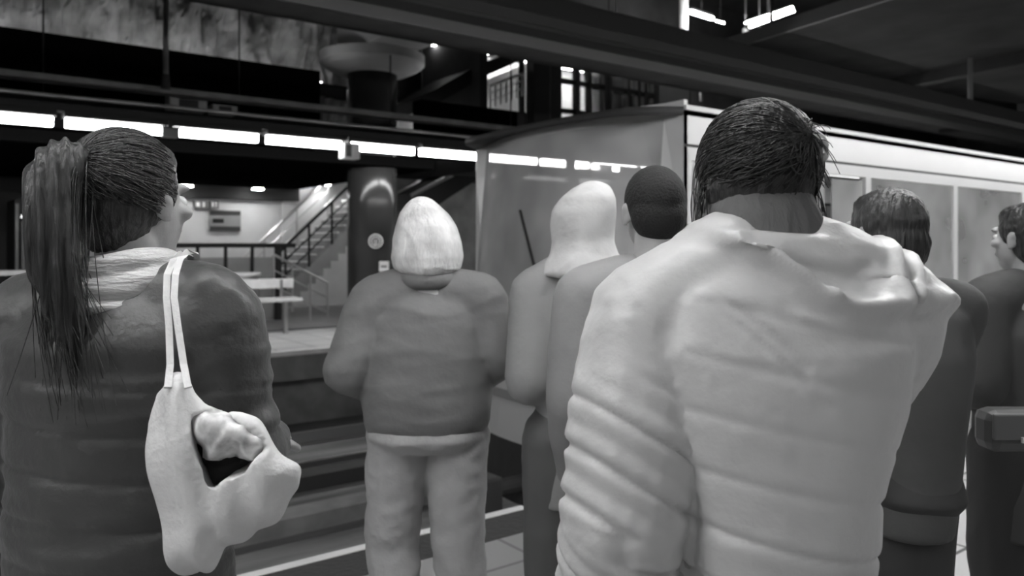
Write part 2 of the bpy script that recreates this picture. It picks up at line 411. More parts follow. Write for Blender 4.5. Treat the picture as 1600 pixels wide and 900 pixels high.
# escalator behind the column
o = prism('escalator', qp([(618, 330), (618, 305), (655, 300), (748, 250), (800, 250), (800, 262), (765, 268), (700, 310), (650, 345)], 17.2), 17.2, 18.4, M['dark'], label='dark escalator flank rising right behind the column', cat='escalator')
for k, dy in enumerate((-.05, 1.15)):
    bm = bmesh.new(); a, b = Q(640, 306, 17.2), Q(760, 246, 17.2)
    o0 = o
    e = Vector((a.x, 17.2+dy, a.z)); f = Vector((b.x, 17.2+dy, b.z)); tube(bm, e, f, .05); fin('handrail', bm, M['steel'], o0)
bx('wall_far_mid', Q(618, 300, 18.7).x, 13, 18.7, 18.8, 0, 3.3, M['conc'], kind='structure')

# bench and bin on the far platform
p = Q(380, 476, 14.3)
o = empty('litter_bin', (p.x, 14.3, 0), 'squat pale cylindrical bin beside the bench on the far platform', 'bin')
bm = bmesh.new(); tube(bm, (0, 0, .03), (0, 0, .98), .26, .28, 24); fin('body', bm, M['steel'], o, smooth=False)
bm = bmesh.new(); tube(bm, (0, 0, .98), (0, 0, 1.03), .3, .3, 24); fin('rim', bm, M['edge'], o)
bm = bmesh.new(); tube(bm, (0, 0, 0), (0, 0, .03), .22, .22, 24); fin('base', bm, M['dark'], o)
def bench(label, px0, px1, Y, h):
    a, b = Q(px0, 470, Y).x, Q(px1, 470, Y).x; o = empty('bench', ((a+b)/2, Y, 0), label, 'bench'); w = (b-a)/2
    bx('seat', -w, w, -.22, .22, h-.06, h, M['edge'], o, bev=.015)
    bx('backrest', -w, w, .2, .25, h+.15, h+.32, M['edge'], o, bev=.015)
    for s in (-.6, .6):
        bx('leg', s*w-.03, s*w+.03, -.03, .03, 0, h-.06, M['steel'], o)
        bx('back_strut', s*w-.02, s*w+.02, .18, .22, h-.1, h+.3, M['steel'], o)
bench('white slab bench on thin legs on the far platform', 362, 466, 13.3, .62)

# column with flared head
cx, cy = 6.72, 13.15
o = empty('column', (cx, cy, 0), 'thick dark polished round column on the far platform', 'column')
bm = bmesh.new(); tube(bm, (0, 0, 0), (0, 0, 4.62), .45, n=48); s = fin('shaft', bm, M['column'], o)
for pl in s.data.polygons: pl.use_smooth = len(pl.vertices) == 4
bm = bmesh.new(); R_ = [(.5, 4.62), (.62, 4.64), (.85, 4.74), (.95, 4.82), (.95, 4.98)]; M['conc2'] = mat('pale_concrete', .5, .8, bump=(8, .2))
for (r0, z0), (r1, z1) in zip(R_, R_[1:]): tube(bm, (0, 0, z0), (0, 0, z1), r0, r1, 48)
fin('flared_capital', bm, M['conc2'], o)
bm = bmesh.new(); tube(bm, (0, 0, 0), (0, 0, .12), .48, n=48); fin('base_ring', bm, M['steel'], o)
# round emblem and notice on column
d = (Vector((0, 0, 0))-Vector((cx, cy, 0))).normalized(); ang = math.atan2(d.y, d.x)
def on_col(px, py, off=.46):
    z = (Vector((cx, cy, 0)).dot(FW))-.45; q = P(px, py, z); return q
q = on_col(587, 377)
o = empty('round_sign', q, 'small ringed round sign on the dark column left of the light beanie', 'sign', rz=math.atan2(FW.y, FW.x)-PI/2)
bm = bmesh.new()
def ring(bm, R, r, n=28, y=0):
    for i in range(n):
        t0, t1 = 2*PI*i/n, 2*PI*(i+1)/n; tube(bm, (R*math.cos(t0), y, R*math.sin(t0)), (R*math.cos(t1), y, R*math.sin(t1)), r, n=6)
ring(bm, .12, .012); ring(bm, .075, .01); fin('ring', bm, M['edge'], o)
bm = bmesh.new(); tube(bm, (0, .01, 0), (0, .05, 0), .12, n=24); fin('disc', bm, M['girder'], o)
bm = bmesh.new(); ring(bm, .028, .008, 12); tube(bm, (0, -.005, -.03), (0, -.005, -.06), .008); fin('symbol', bm, M['edge'], o)
q = on_col(600, 416)
o = empty('notice_plate', q, 'small white square notice on the column below the ringed sign', 'sign', rz=math.atan2(FW.y, FW.x)-PI/2)
bx('plate', -.085, .085, -.01, .02, -.09, .09, M['edge'], o); bx('print', -.05, .05, -.014, -.01, -.02, .01, M['tray'], o)

for dx, lb in ((-1.6, 'added hidden fill light on the gallery ledge left of the column head'), (1.5, 'added hidden fill light on the gallery ledge right of the column head')):
    o = empty('uplight', (cx+dx*1.05, 12.45, 4.372 if dx < 0 else 4.122), lb, 'light')  # hidden fill, put in to brighten the capital and cross beam
    bx('housing', -.2, .2, -.07, .07, 0, .012, M['dark'], o); bx('lens', -.18, .18, -.06, .06, .012, .015, M['cap_fill'], o)
# cross beams, girders
beam('cross_beam', 'pale concrete cross beam running out from the column head over the tracks', cx-.5, cx+.5, 9.6, 13.6, 4.985, 5.7, M['conc2'], bev=.02)
beam('girder', 'deep dark girder running the length of the station above the tracks', -10, 44, 9.6, 10.1, 4.52, 4.96, M['girder'])
for h in (4.53, 4.95):
    bx('flange', -10, 44, 9.5, 10.2, h-.02, h+.03, M['girder'], bpy.data.objects['girder'])
beam('girder', 'second dark girder over the near track above the carriage roof', -10, 44, 6.6, 7.0, 3.72, 4.2, M['dark'])
# overhead contact rail
beam('contact_rail', 'thin dark overhead contact rail above the near track', -10, 44, 5.05, 5.15, 3.3, 3.4, M['dark'], 'contact rail')

# bridge slab on the right
o = empty('footbridge_slab', (12.45, 8, 5.35), 'wide dim concrete slab bridging the tracks at the top right', 'slab', rz=-.175)
bx('slab', 0, 20, -13.5, 2.9, 0, .18, M['concd'], o)
bx('edge_lip', -.06, 0, -13.5, 2.9, -.02, .22, M['pole'], o)
bx('rib', 5.2, 5.5, -13.5, 2.9, -.25, 0, M['concd'], o); bx('rib', 11, 11.3, -13.5, 2.9, -.25, 0, M['concd'], o)
p = Q(1338, 8, 6.9)
# ================================================================== upper hall (glazed, lit)
YG = 16.0
hb, ht = 3.6, Q(900, 78, YG).z
xg0, xg1 = Q(752, 150, YG).x, Q(1024, 150, YG).x
bx('floor', xg0-.3, 34, YG-.15, 20.2, 3.3, 3.55, M['concd'], kind='structure')
bx('ceiling', xg0+.5, xg1+1, YG, 20.2, ht+.25, ht+.4, M['dark'], kind='structure')
bx('wall_hall_blocker', xg0+.1, xg0+.2, YG+.1, 19.0, 3.55, ht+.3, M['concd'], kind='structure')  # added to stop hall light spilling out to the left
bx('wall_hall_back', xg0+.2, xg1+3, 19.0, 19.2, 3.55, ht+.3, M['wallw'], kind='structure')
win = bx('window_1', xg0+1.2, xg1, YG, YG+.03, hb, ht, M['glassc'], kind='structure')
# mullions from pixel gaps (dark spans between bright strips)
spans = [(752, 758), (812, 816), (824, 832), (838, 843), (857, 874), (896, 903), (916, 921), (941, 953), (977, 980), (993, 997), (1003, 1008), (1018, 1026)]
for i, (a, b) in enumerate(spans):
    xa_, xb_ = Q(a, 150, YG).x, Q(b, 150, YG).x
    bx('mullion', xa_, xb_, YG-.1, YG+.05, hb, ht+.15, M['dark'], win)
for py in (130, 176, 84):
    zz = Q(900, py, YG).z; bx('transom', xg0+1.5, xg1, YG-.08, YG+.05, zz-.06, zz+.06, M['dark'], win)
# dark upper hall columns
for a, b, lb in ((834, 860, 'broad dark steel column in front of the lit glazing, left one'),):
    xa_, xb_ = Q(a, 150, 15.2).x, Q(b, 150, 15.2).x
    tag(bx('steel_column', xa_, xb_, 15.2, 15.5, 0, 8.5, M['dark'], bev=.02), lb, 'column')
for (px, py, yy, L, ang_, lb) in ((972, 118, 17.2, 1.1, PI/2, 'lit tube in the hall behind the glazing, nearer the middle'), (1003, 116, 18.0, 1.6, PI/2, 'lit tube in the hall behind the glazing, farthest right'), (890, 118, 17.6, 1.5, PI/2, 'lit tube in the hall behind the left glazing')):
    q = Q(px, 90, yy); o = empty('hall_luminaire', (q.x, yy, ht+.1), lb, 'light', rz=ang_)
    bx('housing', -L/2-.03, L/2+.03, -.1, .1, .05, .12, M['dark'], o); bx('tube', -L/2, L/2, -.035, .035, -.02, .05, M['room'], o)
for k in range(4):  # fill lights put in to brighten the hall behind the glazing
    x = xg0+.9+k*2.2; o = empty('hall_fill_light', (x, 18.3, ht+.12), 'added fill light in the glazed hall, number %s from the left' % ('one', 'two', 'three', 'four')[k], 'light')
    bx('housing', -.95, .95, -.08, .08, .05, .13, M['dark'], o); bx('lens', -.9, .9, -.05, .05, 0, .05, M['room'], o)
# lit recess wall left of glazing with lamps and diagonal soffit
prism('wall_recess', qp([(618, 185), (690, 165), (752, 128), (830, 95), (830, 240), (618, 240)], 18.2), 18.2, 18.3, M['wallw'], kind='structure')
prism('trim_8', qp([(600, 188), (690, 158), (752, 122), (832, 86), (832, 70), (750, 100), (680, 140), (600, 170)], 16.6), 16.6, 18.3, M['dark'], kind='structure')
for px, py, lb in ((686, 181, 'small bright wall lamp low on the lit recess right of the column'), (745, 143, 'small bright wall lamp higher on the lit recess')):
    q = Q(px, py, 17.9); o = empty('wall_lamp', q, lb, 'light')
    bm = bmesh.new(); tube(bm, (0, 0, .05), (0, .28, .05), .02); fin('arm', bm, M['dark'], o)
    bm = bmesh.new(); tube(bm, (0, 0, .0), (0, 0, .08), .13, .08, 16); fin('shade', bm, M['dark'], o)
    bm = bmesh.new(); tube(bm, (0, 0, -.03), (0, 0, 0), .1, .12, 16); fin('lens', bm, M['spot'], o)
_a, _b = Q(760, 170, 15.5), Q(822, 150, 15.5)
tag(bx('stair_landing', _a.x, _b.x, 15.45, 15.8, 0, _a.z+.02, M['dark']), 'dark landing block under the bright stepped rail left of the glazing', 'landing')
handrail('row of bright stepped baluster rail rising left of the glazing', [(Q(766, 170, 15.6).x, 15.6, Q(766, 170, 15.6).z), (Q(816, 150, 15.6).x, 15.6, Q(816, 150, 15.6).z)], .55, M['steel'], .03, 6)
# upper-level tubes & sign
def hang_tube(pairs, label, m, th=.05):
    mid = (Vector(pairs[0][0])+Vector(pairs[0][1]))/2; o = empty('suspended_luminaire', mid, label, 'light')
    for p0, p1 in pairs:
        a, b = Vector(p0), Vector(p1)
        bm = bmesh.new(); tube(bm, a-mid, b-mid, th); fin('tube', bm, m, o)
        bm = bmesh.new(); tube(bm, a-mid+Vector((0, 0, th*1.8)), b-mid+Vector((0, 0, th*1.8)), th*.9); fin('housing', bm, M['dark'], o)
    bm = bmesh.new(); tube(bm, Vector((0, 0, th)), Vector((0, 0, 10.97-mid.z)), .02); fin('rod', bm, M['pole'], o)
hang_tube([(Q(1165, 36, 16.5), Q(1238, 12, 14.0)), (Q(1172, 42, 16.5), Q(1240, 17, 14.0))], 'long bright pair of suspended tubes at the top right', M['room'], .04)
hang_tube([(Q(1078, 18, 16.0), Q(1113, 29, 17.0))], 'short bright suspended tube beside the pale post at the top', M['room'], .06)
hang_tube([(Q(1120, 33, 18), Q(1131, 36, 18.4))], 'tiny lit tube end right of the short bright one', M['room'], .03)
hang_tube([(Q(950, 54, 17), Q(976, 44, 16)), (Q(954, 59, 17), Q(977, 49, 16))], 'short dimmer pair of suspended tubes above the lit glazing', M['small'], .035)
a, b = Q(1156, 52, 15.0), Q(1195, 70, 15.0)
o = empty('hanging_sign', ((a.x+b.x)/2, 15.0, b.z), 'pale framed information sign hanging under the tubes at the top right', 'sign', rz=.25)
w = (b.x-a.x)/2+.05; hh = a.z-b.z+.1
bx('panel', -w, w, -.04, .04, 0, hh, M['sign'], o)
bm = bmesh.new()
for k in range(5): box(bm, -w*.8, w*(.75-.2*(k % 2)), -.05, -.04, hh*(.12+.17*k), hh*(.17+.17*k))
fin('print', bm, M['ink'], o)
bm = bmesh.new()
for s in (-1, 1): tube(bm, (s*w*.8, 0, hh), (s*w*.8, 0, hh+1.6), .02)
fin('suspension', bm, M['pole'], o)
# lit post
q = Q(1068, 20, 17.0)
o = empty('lit_post', (q.x, 17.0, 3.55), 'pale vertical post at the top, left of the short bright tube', 'post')
bm = bmesh.new(); tube(bm, (0, 0, 4.0), (0, 0, 7.4), .14, n=24); fin('shaft', bm, M['edge'], o)
bm = bmesh.new(); tube(bm, (0, 0, 3.6), (0, 0, 4.0), .2, n=24); fin('base', bm, M['dark'], o)
bm = bmesh.new(); tube(bm, (.0, -.1, 3.6), (.45, -.3, 3.55), .05); tube(bm, (.45, -.3, 3.55), (.5, -.3, 2.6), .05); fin('bent_pipe', bm, M['tray'], o)
for px, lb in ((1205, 'slim upright beside the suspended tubes'), (1340, 'short dark upright at the top right edge of the slab')):
    q = Q(px, 30, 13.0 if px < 1300 else 7.6); o = bm = bmesh.new(); tube(bm, (0, 0, 0), (0, 0, 5.4), .05, n=12)
    o = fin('upright', bm, M['pole']); o.location = (q.x, q.y, 5.53); tag(o, lb, 'post')

# ================================================================== far left: bar kiosk
Yk = 16.5
q = Q(55, 385, Yk)
o = empty('bar_kiosk', (q.x, Yk, 0), 'dark kiosk with a lit lettered board at the far left edge', 'kiosk')
a, b = Q(24, 330, Yk), Q(100, 410, Yk)
bx('body', a.x-q.x, b.x-q.x+1.0, .1, 1.6, 0, 2.35, M['dark'], o)
for px in (26, 36):
    xx = Q(px, 350, Yk).x-q.x; bx('frame_post', xx-.025, xx+.025, -.05, .02, 0, 2.25-(.3 if px == 36 else 0), M['tray'], o)
e, f = Q(32, 338, Yk), Q(69, 350, Yk)
bm = bmesh.new(); tube(bm, (e.x-q.x, -.1, e.z), (f.x-q.x, -.1, f.z), .028); fin('strip_lamp', bm, M['letter'], o)
e, f = Q(36, 368, Yk), Q(64, 400, Yk)
bx('sign_board', e.x-q.x, f.x-q.x+.1, -.02, .1, f.z-.1, e.z, M['pole'], o)
cu = bpy.data.curves.new('txt', 'FONT'); cu.body = 'Bar'; cu.size = .36; cu.extrude = .01
t = bpy.data.objects.new('t', cu); COL.objects.link(t)
dg = bpy.context.evaluated_depsgraph_get(); me = bpy.data.meshes.new_from_object(t.evaluated_get(dg)); bpy.data.objects.remove(t)
me.transform(Matrix.Translation((Q(44, 400, Yk).x-q.x-.04, -.05, Q(50, 391, Yk).z-.02)) @ Matrix.Rotation(PI/2, 4, 'X'))
link('lettering', me, M['letter'], o)
bx('counter', a.x-q.x-1.5, a.x-q.x+.35, -.35, .1, 1.0, 1.08, M['edge'], o)

# ================================================================== tracks
for y, lb in ((4.40, 'near rail of the near track, under the carriage'), (5.84, 'far rail of the near track'), (8.75, 'near rail of the far track'), (10.19, 'rail nearest the far platform')):
    bm = bmesh.new(); box(bm, -14, 46, -.07, .07, -.172, -.16); box(bm, -14, 46, -.01, .01, -.16, -.03); box(bm, -14, 46, -.035, .035, -.03, 0)
    o = fin('rail', bm, M['rail']); o.location = (0, y, PB+.172); tag(o, lb, 'rail')
for y, lb in ((8.47, 'dark cable duct along the near side of the far track'), (7.3, 'low concrete cable trough between the two tracks')):
    bm = bmesh.new(); box(bm, -14, 46, -.16, .16, 0, .16); o = fin('cable_trough', bm, M['pitw' if y < 8 else 'tact']); o.location = (0, y-.1, PB); tag(o, lb, 'cable trough')

# ================================================================== train
TY0, TY1 = 3.80, 6.42; TX0, TX1 = 4.4, 30.0; TC = (TY0+TY1)/2
tr = empty('train', (TX0, TC, PB+.172), 'pale metro train standing at the near platform on the right', 'train')
def T(o):
    o.location = Vector((0, 0, 0))-Vector(tr.location); return o
def tb(name, *a, m='trainw', bev=0): return T(bx(name, *a, M[m], tr, bev=bev))
NB = 14
def nose(k, h):       # plan curve of nose: k in 0..NB ; leans back with height
    t = k/NB*2-1; y = TC+t*(TY1-TY0)/2; x = TX0-.42*(1-abs(t)**2.6)
    lean = max(0, (h-1.0))*.16*(1-abs(t)**6); return Vector((x+lean, y, h))
def nose_band(name, levels, m, k0=0, k1=NB, off=0, th=.04):
    bm = bmesh.new(); G = []
    for h in levels: G.append([bm.verts.new(nose(k, h)+Vector((-off, 0, 0))) for k in range(k0, k1+1)])
    for A, B in zip(G, G[1:]):
        for i in range(len(A)-1): bm.faces.new((A[i], A[i+1], B[i+1], B[i]))
    r = bmesh.ops.extrude_face_region(bm, geom=bm.faces[:])
    for v in [g for g in r['geom'] if isinstance(g, bmesh.types.BMVert)]: v.co.x += th
    return T(fin(name, bm, m, tr, smooth=False))
nose_band('front_skirt', [-.62, -.35, -.12], M['trainu'])
nose_band('front_panel', [-.12, .3, .7, 1.0], M['trainw'])
nose_band('front_trim', [.22, .30], M['traing'], 0, NB, .015)
nose_band('windscreen', [1.0, 1.4, 1.9, 2.43], M['glassw'], 1, NB-1, th=.012)
nose_band('front_header', [2.43, 2.48, 2.55], M['trainw'])
nose_band('front_pillar', [1.0, 1.6, 2.43], M['trainw'], 0, 1); nose_band('front_pillar', [1.0, 1.6, 2.43], M['trainw'], NB-1, NB)
# roof as arched shell
bm = bmesh.new(); nr = 10; rows = []
for x in (TX0-.3, TX0, TX0+.5, TX1):
    row = []
    for k in range(nr+1):
        t = k/nr*2-1; hh = 2.50+.13*(1-abs(t)**2.4)*(0.15 if x < TX0 else (.7 if x < TX0+.3 else 1)); y = TC+t*(TY1-TY0)/2*(.8 if x < TX0 else 1)
        row.append(bm.verts.new((x, y, hh)))
    rows.append(row)
for A, B in zip(rows, rows[1:]):
    for i in range(nr): bm.faces.new((A[i], A[i+1], B[i+1], B[i]))
r = bmesh.ops.extrude_face_region(bm, geom=bm.faces[:])
for v in [g for g in r['geom'] if isinstance(g, bmesh.types.BMVert)]: v.co.z -= .06
T(fin('roof', bm, M['trainu'], tr, smooth=True))
tb('underframe', TX0+.1, TX1, TY0+.25, TY1-.25, -.75, -.25, m='trainu')
tb('carriage_floor', TX0, TX1, TY0+.05, TY1-.05, -.12, -.02, m='traing')
tb('ceiling_panel', TX0+2.6, TX1, TY0+.15, TY1-.15, 2.36, 2.40, m='traing')
for side, y0, y1 in ((0, TY0, TY0+.06), (1, TY1-.06, TY1)):
    far = side == 1; ys = (y0, y1)
    cab = 3.2 if far else 1.3
    tb('lower_side', TX0, TX1, y0, y1, -.15, 1.02)
    tb('cantrail', TX0+(cab if far else 0), TX1, y0, y1, 2.12, 2.5)
    tb('cantrail', TX0, TX0+cab, y0, y1, 2.44, 2.5)
    if not far:
        tb('gutter', TX0, TX1, y0-.025, y0, 2.475, 2.51, m='trainw')
        tb('groove', TX0, TX1, y0-.004, y0, 2.215, 2.235, m='rubber')
        tb('stripe', TX0, TX1, y0-.004, y0, .25, .45, m='traing')
    # bays: posts, panes, doors
    x = TX0; i = 0
    pat = [('win', 1.15), ('door', 1.3), ('win', 1.7), ('win', 1.7), ('door', 1.3), ('win', 1.7), ('win', 1.7), ('door', 1.3), ('win', 1.7), ('win', 1.7), ('door', 1.3), ('win', 1.7), ('win', 1.7), ('door', 1.3), ('win', 1.7), ('win', 1.7)]
    for kind, wd in pat:
        if x+wd > TX1: break
        top = 2.44 if (far and x < TX0+cab) else 2.12
        tb('window_post', x, x+.09, y0, y1, 1.02, top)
        if kind == 'win':
            pn = tb('window_pane', x+.09, x+wd, y0+.02, y0+.032, 1.02, top, m='glass' if not (far and x < TX0+cab) else 'glassc')
            if not far: tb('window_seal', x+.09, x+wd, y0-.003, y0+.03, 1.005, 1.03, m='rubber')
        else:
            for s in (0, 1):
                a = x+.1+s*(wd-.1)/2; b = a+(wd-.1)/2-.012
                dr = tb('door', a, b, y0-.012, y0+.03, -.1, .95, m='traing')
                c = bx('door_pane', a+.05, b-.05, y0+.0, y0+.012, 1.03, top-.04, M['glass' if not (far and x < TX0+cab) else 'glassc'], dr)
        x += wd; i += 1
# headlamps, coupler
for k, hh in ((3, .50), (NB-3, .50), (2, .12), (NB-2, .12)):
    p = nose(k, hh); bm = bmesh.new(); tube(bm, p+Vector((-.035, 0, 0)), p+Vector((.03, 0, 0)), .085 if hh > .3 else .05, n=20); T(fin('headlamp', bm, M['head'], tr))
bm = bmesh.new(); tube(bm, (TX0-.85, TC, -.42), (TX0-.2, TC, -.42), .07); box(bm, TX0-.95, TX0-.75, TC-.16, TC+.16, -.56, -.28, .02); T(fin('coupler', bm, M['trainu'], tr))
bm = bmesh.new(); p = nose(NB//2, 1.05)
tube(bm, p+Vector((-.05, -.3, 0)), p+Vector((.06, .15, .75)), .012); T(fin('wiper', bm, M['rubber'], tr))
for x in (TX0+2.2, TX0+4.2, TX0+11, TX0+13):
    for y in (4.40, 5.84):
        bm = bmesh.new(); tube(bm, (x, y-.06, PB+.172+.42), (x, y+.06, PB+.172+.42), .42, n=32); T(fin('wheel', bm, M['trainu'], tr))
# interior
for i, x in enumerate((6.6, 9.6, 14.3, 17.2, 22)):
    for y in (TY0+.32, TY1-.32):
        tb('bench_seat', x, x+1.6, y-.22, y+.22, .38, .46, m='seat', bev=.02); s = .2 if y > TC else -.2
        tb('seat_back', x, x+1.6, y+s-.03, y+s+.03, .46, .95, m='seat')
    bm = bmesh.new(); tube(bm, (x-.3, TC, 0), (x-.3, TC, 2.36), .02); T(fin('grab_pole', bm, M['steel'], tr))
for x in (6, 8.5, 11, 13.5, 16, 18.5, 21):
    tb('ceiling_lamp', x, x+1.8, TC-.08, TC+.08, 2.33, 2.36, m='carl')

# ================================================================== people
def hand(bm, w, d, up, side, curl=.25, s=1.0):
    """palm at wrist w along d; 'up' = back-of-hand normal; side = +1/-1 thumb side"""
    d = d.normalized(); lat = d.cross(up).normalized()*side; up = lat.cross(d).normalized()*side
    rot = Matrix((lat, d, up)).transposed()
    ell(bm, w+d*.05*s, (.040*s, .055*s, .017*s), rot)
    chain(bm, [w-d*.01, w+d*.03], [.027*s, .024*s])
    for k, (L, off) in enumerate(((.070, -.031), (.078, -.0105), (.073, .0105), (.058, .031))):
        b = w+d*(.088-.004*abs(k-1.2))*s+lat*(-off)*s; sp = (d+lat*(-off)*3.2).normalized()
        c1 = b+sp*L*.5*s-up*curl*.012*s; dd = (sp-up*curl*1.2).normalized(); c2 = c1+dd*L*.3*s; c3 = c2+(dd-up*curl*1.2).normalized()*L*.22*s
        chain(bm, [b-d*.02*s, b, c1, c2, c3], [.0095*s, .0095*s, .0085*s, .0078*s, .0068*s], 10)
    t0 = w+d*.028*s+lat*.03*s; t1 = t0+(d*.6+lat*.75-up*.2).normalized()*.034*s; t2 = t1+(d*.9+lat*.3-up*.25).normalized()*.03*s; t3 = t2+(d-up*.3).normalized()*.018*s
    chain(bm, [t0, t1, t2, t3], [.014*s, .011*s, .0095*s, .008*s], 10)
def V(*a): return Vector(a)
def rz(v, a): return Matrix.Rotation(a, 3, 'Z') @ v

def person(label, px, z, turn, H=1.70, skin='skin', head_turn=0, nod=0, drop=0, slim=1.0, wide=1.0, arms=None, legs=None, lean=(0, 0)):
    s = H/1.70
    base = W(px, z); o = empty('person', (base.x, base.y, 0), label, 'person', rz=math.atan2(FW.y, FW.x)-PI/2+turn)
    J = {}
    hc = V(lean[0], .015+lean[1], 1.575*s-drop); J['head'] = hc; J['s'] = s; J['o'] = o
    R = Matrix.Rotation(head_turn, 3, 'Z') @ Matrix.Rotation(nod, 3, 'X'); J['rot'] = R
    bm = bmesh.new()
    def hp(x, y, zz): return hc + R @ V(x, y, zz)
    J['hp'] = hp
    # head
    ell(bm, hp(0, -.012, .028), (.074, .092, .092), R); ell(bm, hp(0, .028, -.02), (.060, .064, .090), R)
    ell(bm, hp(0, .050, -.078), (.034, .034, .030), R); ell(bm, hp(0, .032, -.05), (.050, .05, .05), R)
    ell(bm, hp(0, .086, .032), (.045, .014, .012), R)
    chain(bm, [hp(0, .090, .018), hp(0, .106, -.018)], [.007, .0115]); ell(bm, hp(0, .098, -.021), (.017, .013, .009), R)
    ell(bm, hp(0, .088, -.047), (.023, .012, .006), R); ell(bm, hp(0, .086, -.056), (.020, .012, .007), R)
    for sd in (-1, 1):
        ell(bm, hp(sd*.045, .068, -.014), (.020, .018, .016), R)
        re = R @ Matrix.Rotation(sd*-.35, 3, 'Z'); ell(bm, hp(sd*.078, -.004, -.004), (.006, .017, .030), re)
        ell(bm, hp(sd*.080, -.010, .012), (.008, .013, .014), re); ell(bm, hp(sd*.077, .002, -.026), (.006, .009, .010), re)
    # neck and torso
    nb = V(lean[0]*.6, -.01+lean[1]*.5, 1.405*s)
    chain(bm, [nb, hp(0, -.02, -.06)], [.060*s, .054*s])
    sh = .165*s*wide
    ws = wide*slim
    loft(bm, [(0, 0, .84*s, .13*ws, .09*slim), (0, 0, .92*s, .165*ws, .115*slim), (0, 0, 1.02*s, .145*ws, .10*slim), (0, .0, 1.12*s, .135*ws, .095*slim), (0, 0, 1.25*s, .155*ws, .11), (0, -.005, 1.36*s, .165*wide, .10), (nb.x*.6, -.01, 1.42*s, .10, .07)])
    # arms
    A = arms or {}
    for sd, key in ((-1, 'L'), (1, 'R')):
        S_, E_, W_ = A.get(key, (V(sd*sh, 0, 1.375*s), V(sd*(sh+.05), -.02, 1.10*s), V(sd*(sh+.06), .06, .86*s)))
        J[key] = (S_, E_, W_)
        chain(bm, [V(sd*.08, 0, 1.38*s), S_], [.06, .058]); chain(bm, [S_, S_.lerp(E_, .5), E_, E_.lerp(W_, .35), W_], [.056, .048, .040, .041, .026])
        d = (W_-E_).normalized(); up = V(sd, 0, 0) if abs(d.z) > .5 else V(sd*.3, 0, 1)
        hand(bm, W_+d*.005, d+V(0, .05, -.02), up, 1 if sd > 0 else -1)
    # legs
    Lg = legs or {}
    for sd, key in ((-1, 'l'), (1, 'r')):
        Hh, K, An = Lg.get(key, (V(sd*.095*wide, 0, .87*s), V(sd*.10, .02, .47*s), V(sd*.105, -.02, .085*s)))
        J[key] = (Hh, K, An)
        chain(bm, [Hh, Hh.lerp(K, .5), K, K.lerp(An, .3), An], [.088*slim, .072*slim, .054*slim, .052*slim, .034])
        chain(bm, [An+V(0, -.03, -.045), An+V(0, .06, -.05), An+V(0, .14, -.058)], [.033, .032, .024])
    body = fuse('body', bm, M[skin], o, .0055, 2)
    for sd in (-1, 1):
        bm = bmesh.new(); ell(bm, hp(sd*.030, .078, .006), .0125, sub=2); fin('eye', bm, M['eye'], body, smooth=True)
    # shoes
    for key in ('l', 'r'):
        An = J[key][2]; bm = bmesh.new()
        chain(bm, [An+V(0, -.035, -.035), An+V(0, .05, -.035), An+V(0, .13, -.045)], [.046, .044, .036]); chain(bm, [An+V(0, 0, .03), An+V(0, 0, -.02)], [.047, .047])
        box(bm, An.x-.042, An.x+.042, An.y-.08, An.y+.175, An.z-.083, An.z-.055)
        fuse('shoe', bm, M['shoe'], o, .007, 2)
    return J
M['shoe'] = mat('shoe', .03, .5)

def trousers(J, m, r=(.115, .095, .08, .085), disp=None, hipw=.175, hipd=.125, top=.98):
    s = J['s']; bm = bmesh.new()
    loft(bm, [(0, 0, .835*s, hipw*.80, hipd*.9), (0, -.015, .88*s, hipw, hipd*1.05), (0, 0, .93*s, hipw*.97, hipd), (0, 0, top*s, hipw*.86, hipd*.88)])
    for k in ('l', 'r'):
        H_, K, A_ = J[k]
        chain(bm, [H_, H_.lerp(K, .5), K, K.lerp(A_, .5), A_+V(0, 0, .02)], [r[0], (r[0]+r[1])/2, r[1], r[2], r[3]])
    return fuse('trousers', bm, m, J['o'], .009, 6, disp)

def jacket(J, m, rings, rs=(.085, .075, .068, .06, .05), disp=None, name='jacket', voxel=.009, smooth=8, collar=None, slv=True, extra=None):
    s = J['s']; bm = bmesh.new(); loft(bm, [(a, b, c*s, d, e) for a, b, c, d, e in rings], 40)
    for k, sd in (('L', -1), ('R', 1)):
        S_, E_, W_ = J[k]
        chain(bm, [V(sd*.07, -.005, 1.395*s), S_+V(0, 0, .005)], [rs[0]*.95, rs[0]])
        chain(bm, [S_, S_.lerp(E_, .5), E_, E_.lerp(W_, .5), W_-(W_-E_).normalized()*.015], rs)
    if collar:
        for a in collar: chain(bm, [V(*p) for p in a[0]], a[1])
    if extra: extra(bm)
    return fuse(name, bm, m, J['o'], voxel, smooth, disp)

def seg_param(p, pts):
    best = np.full(len(p), 1e9); tt = np.zeros(len(p)); acc = 0
    for a, b in zip(pts, pts[1:]):
        a_, b_ = np.array(a), np.array(b); d = b_-a_; L = np.linalg.norm(d); t = np.clip(((p-a_)@d)/L**2, 0, 1)
        q = a_+t[:, None]*d; r = np.linalg.norm(p-q, axis=1); k = r < best
        best[k] = r[k]; tt[k] = acc+t[k]*L; acc += L
    return tt, best

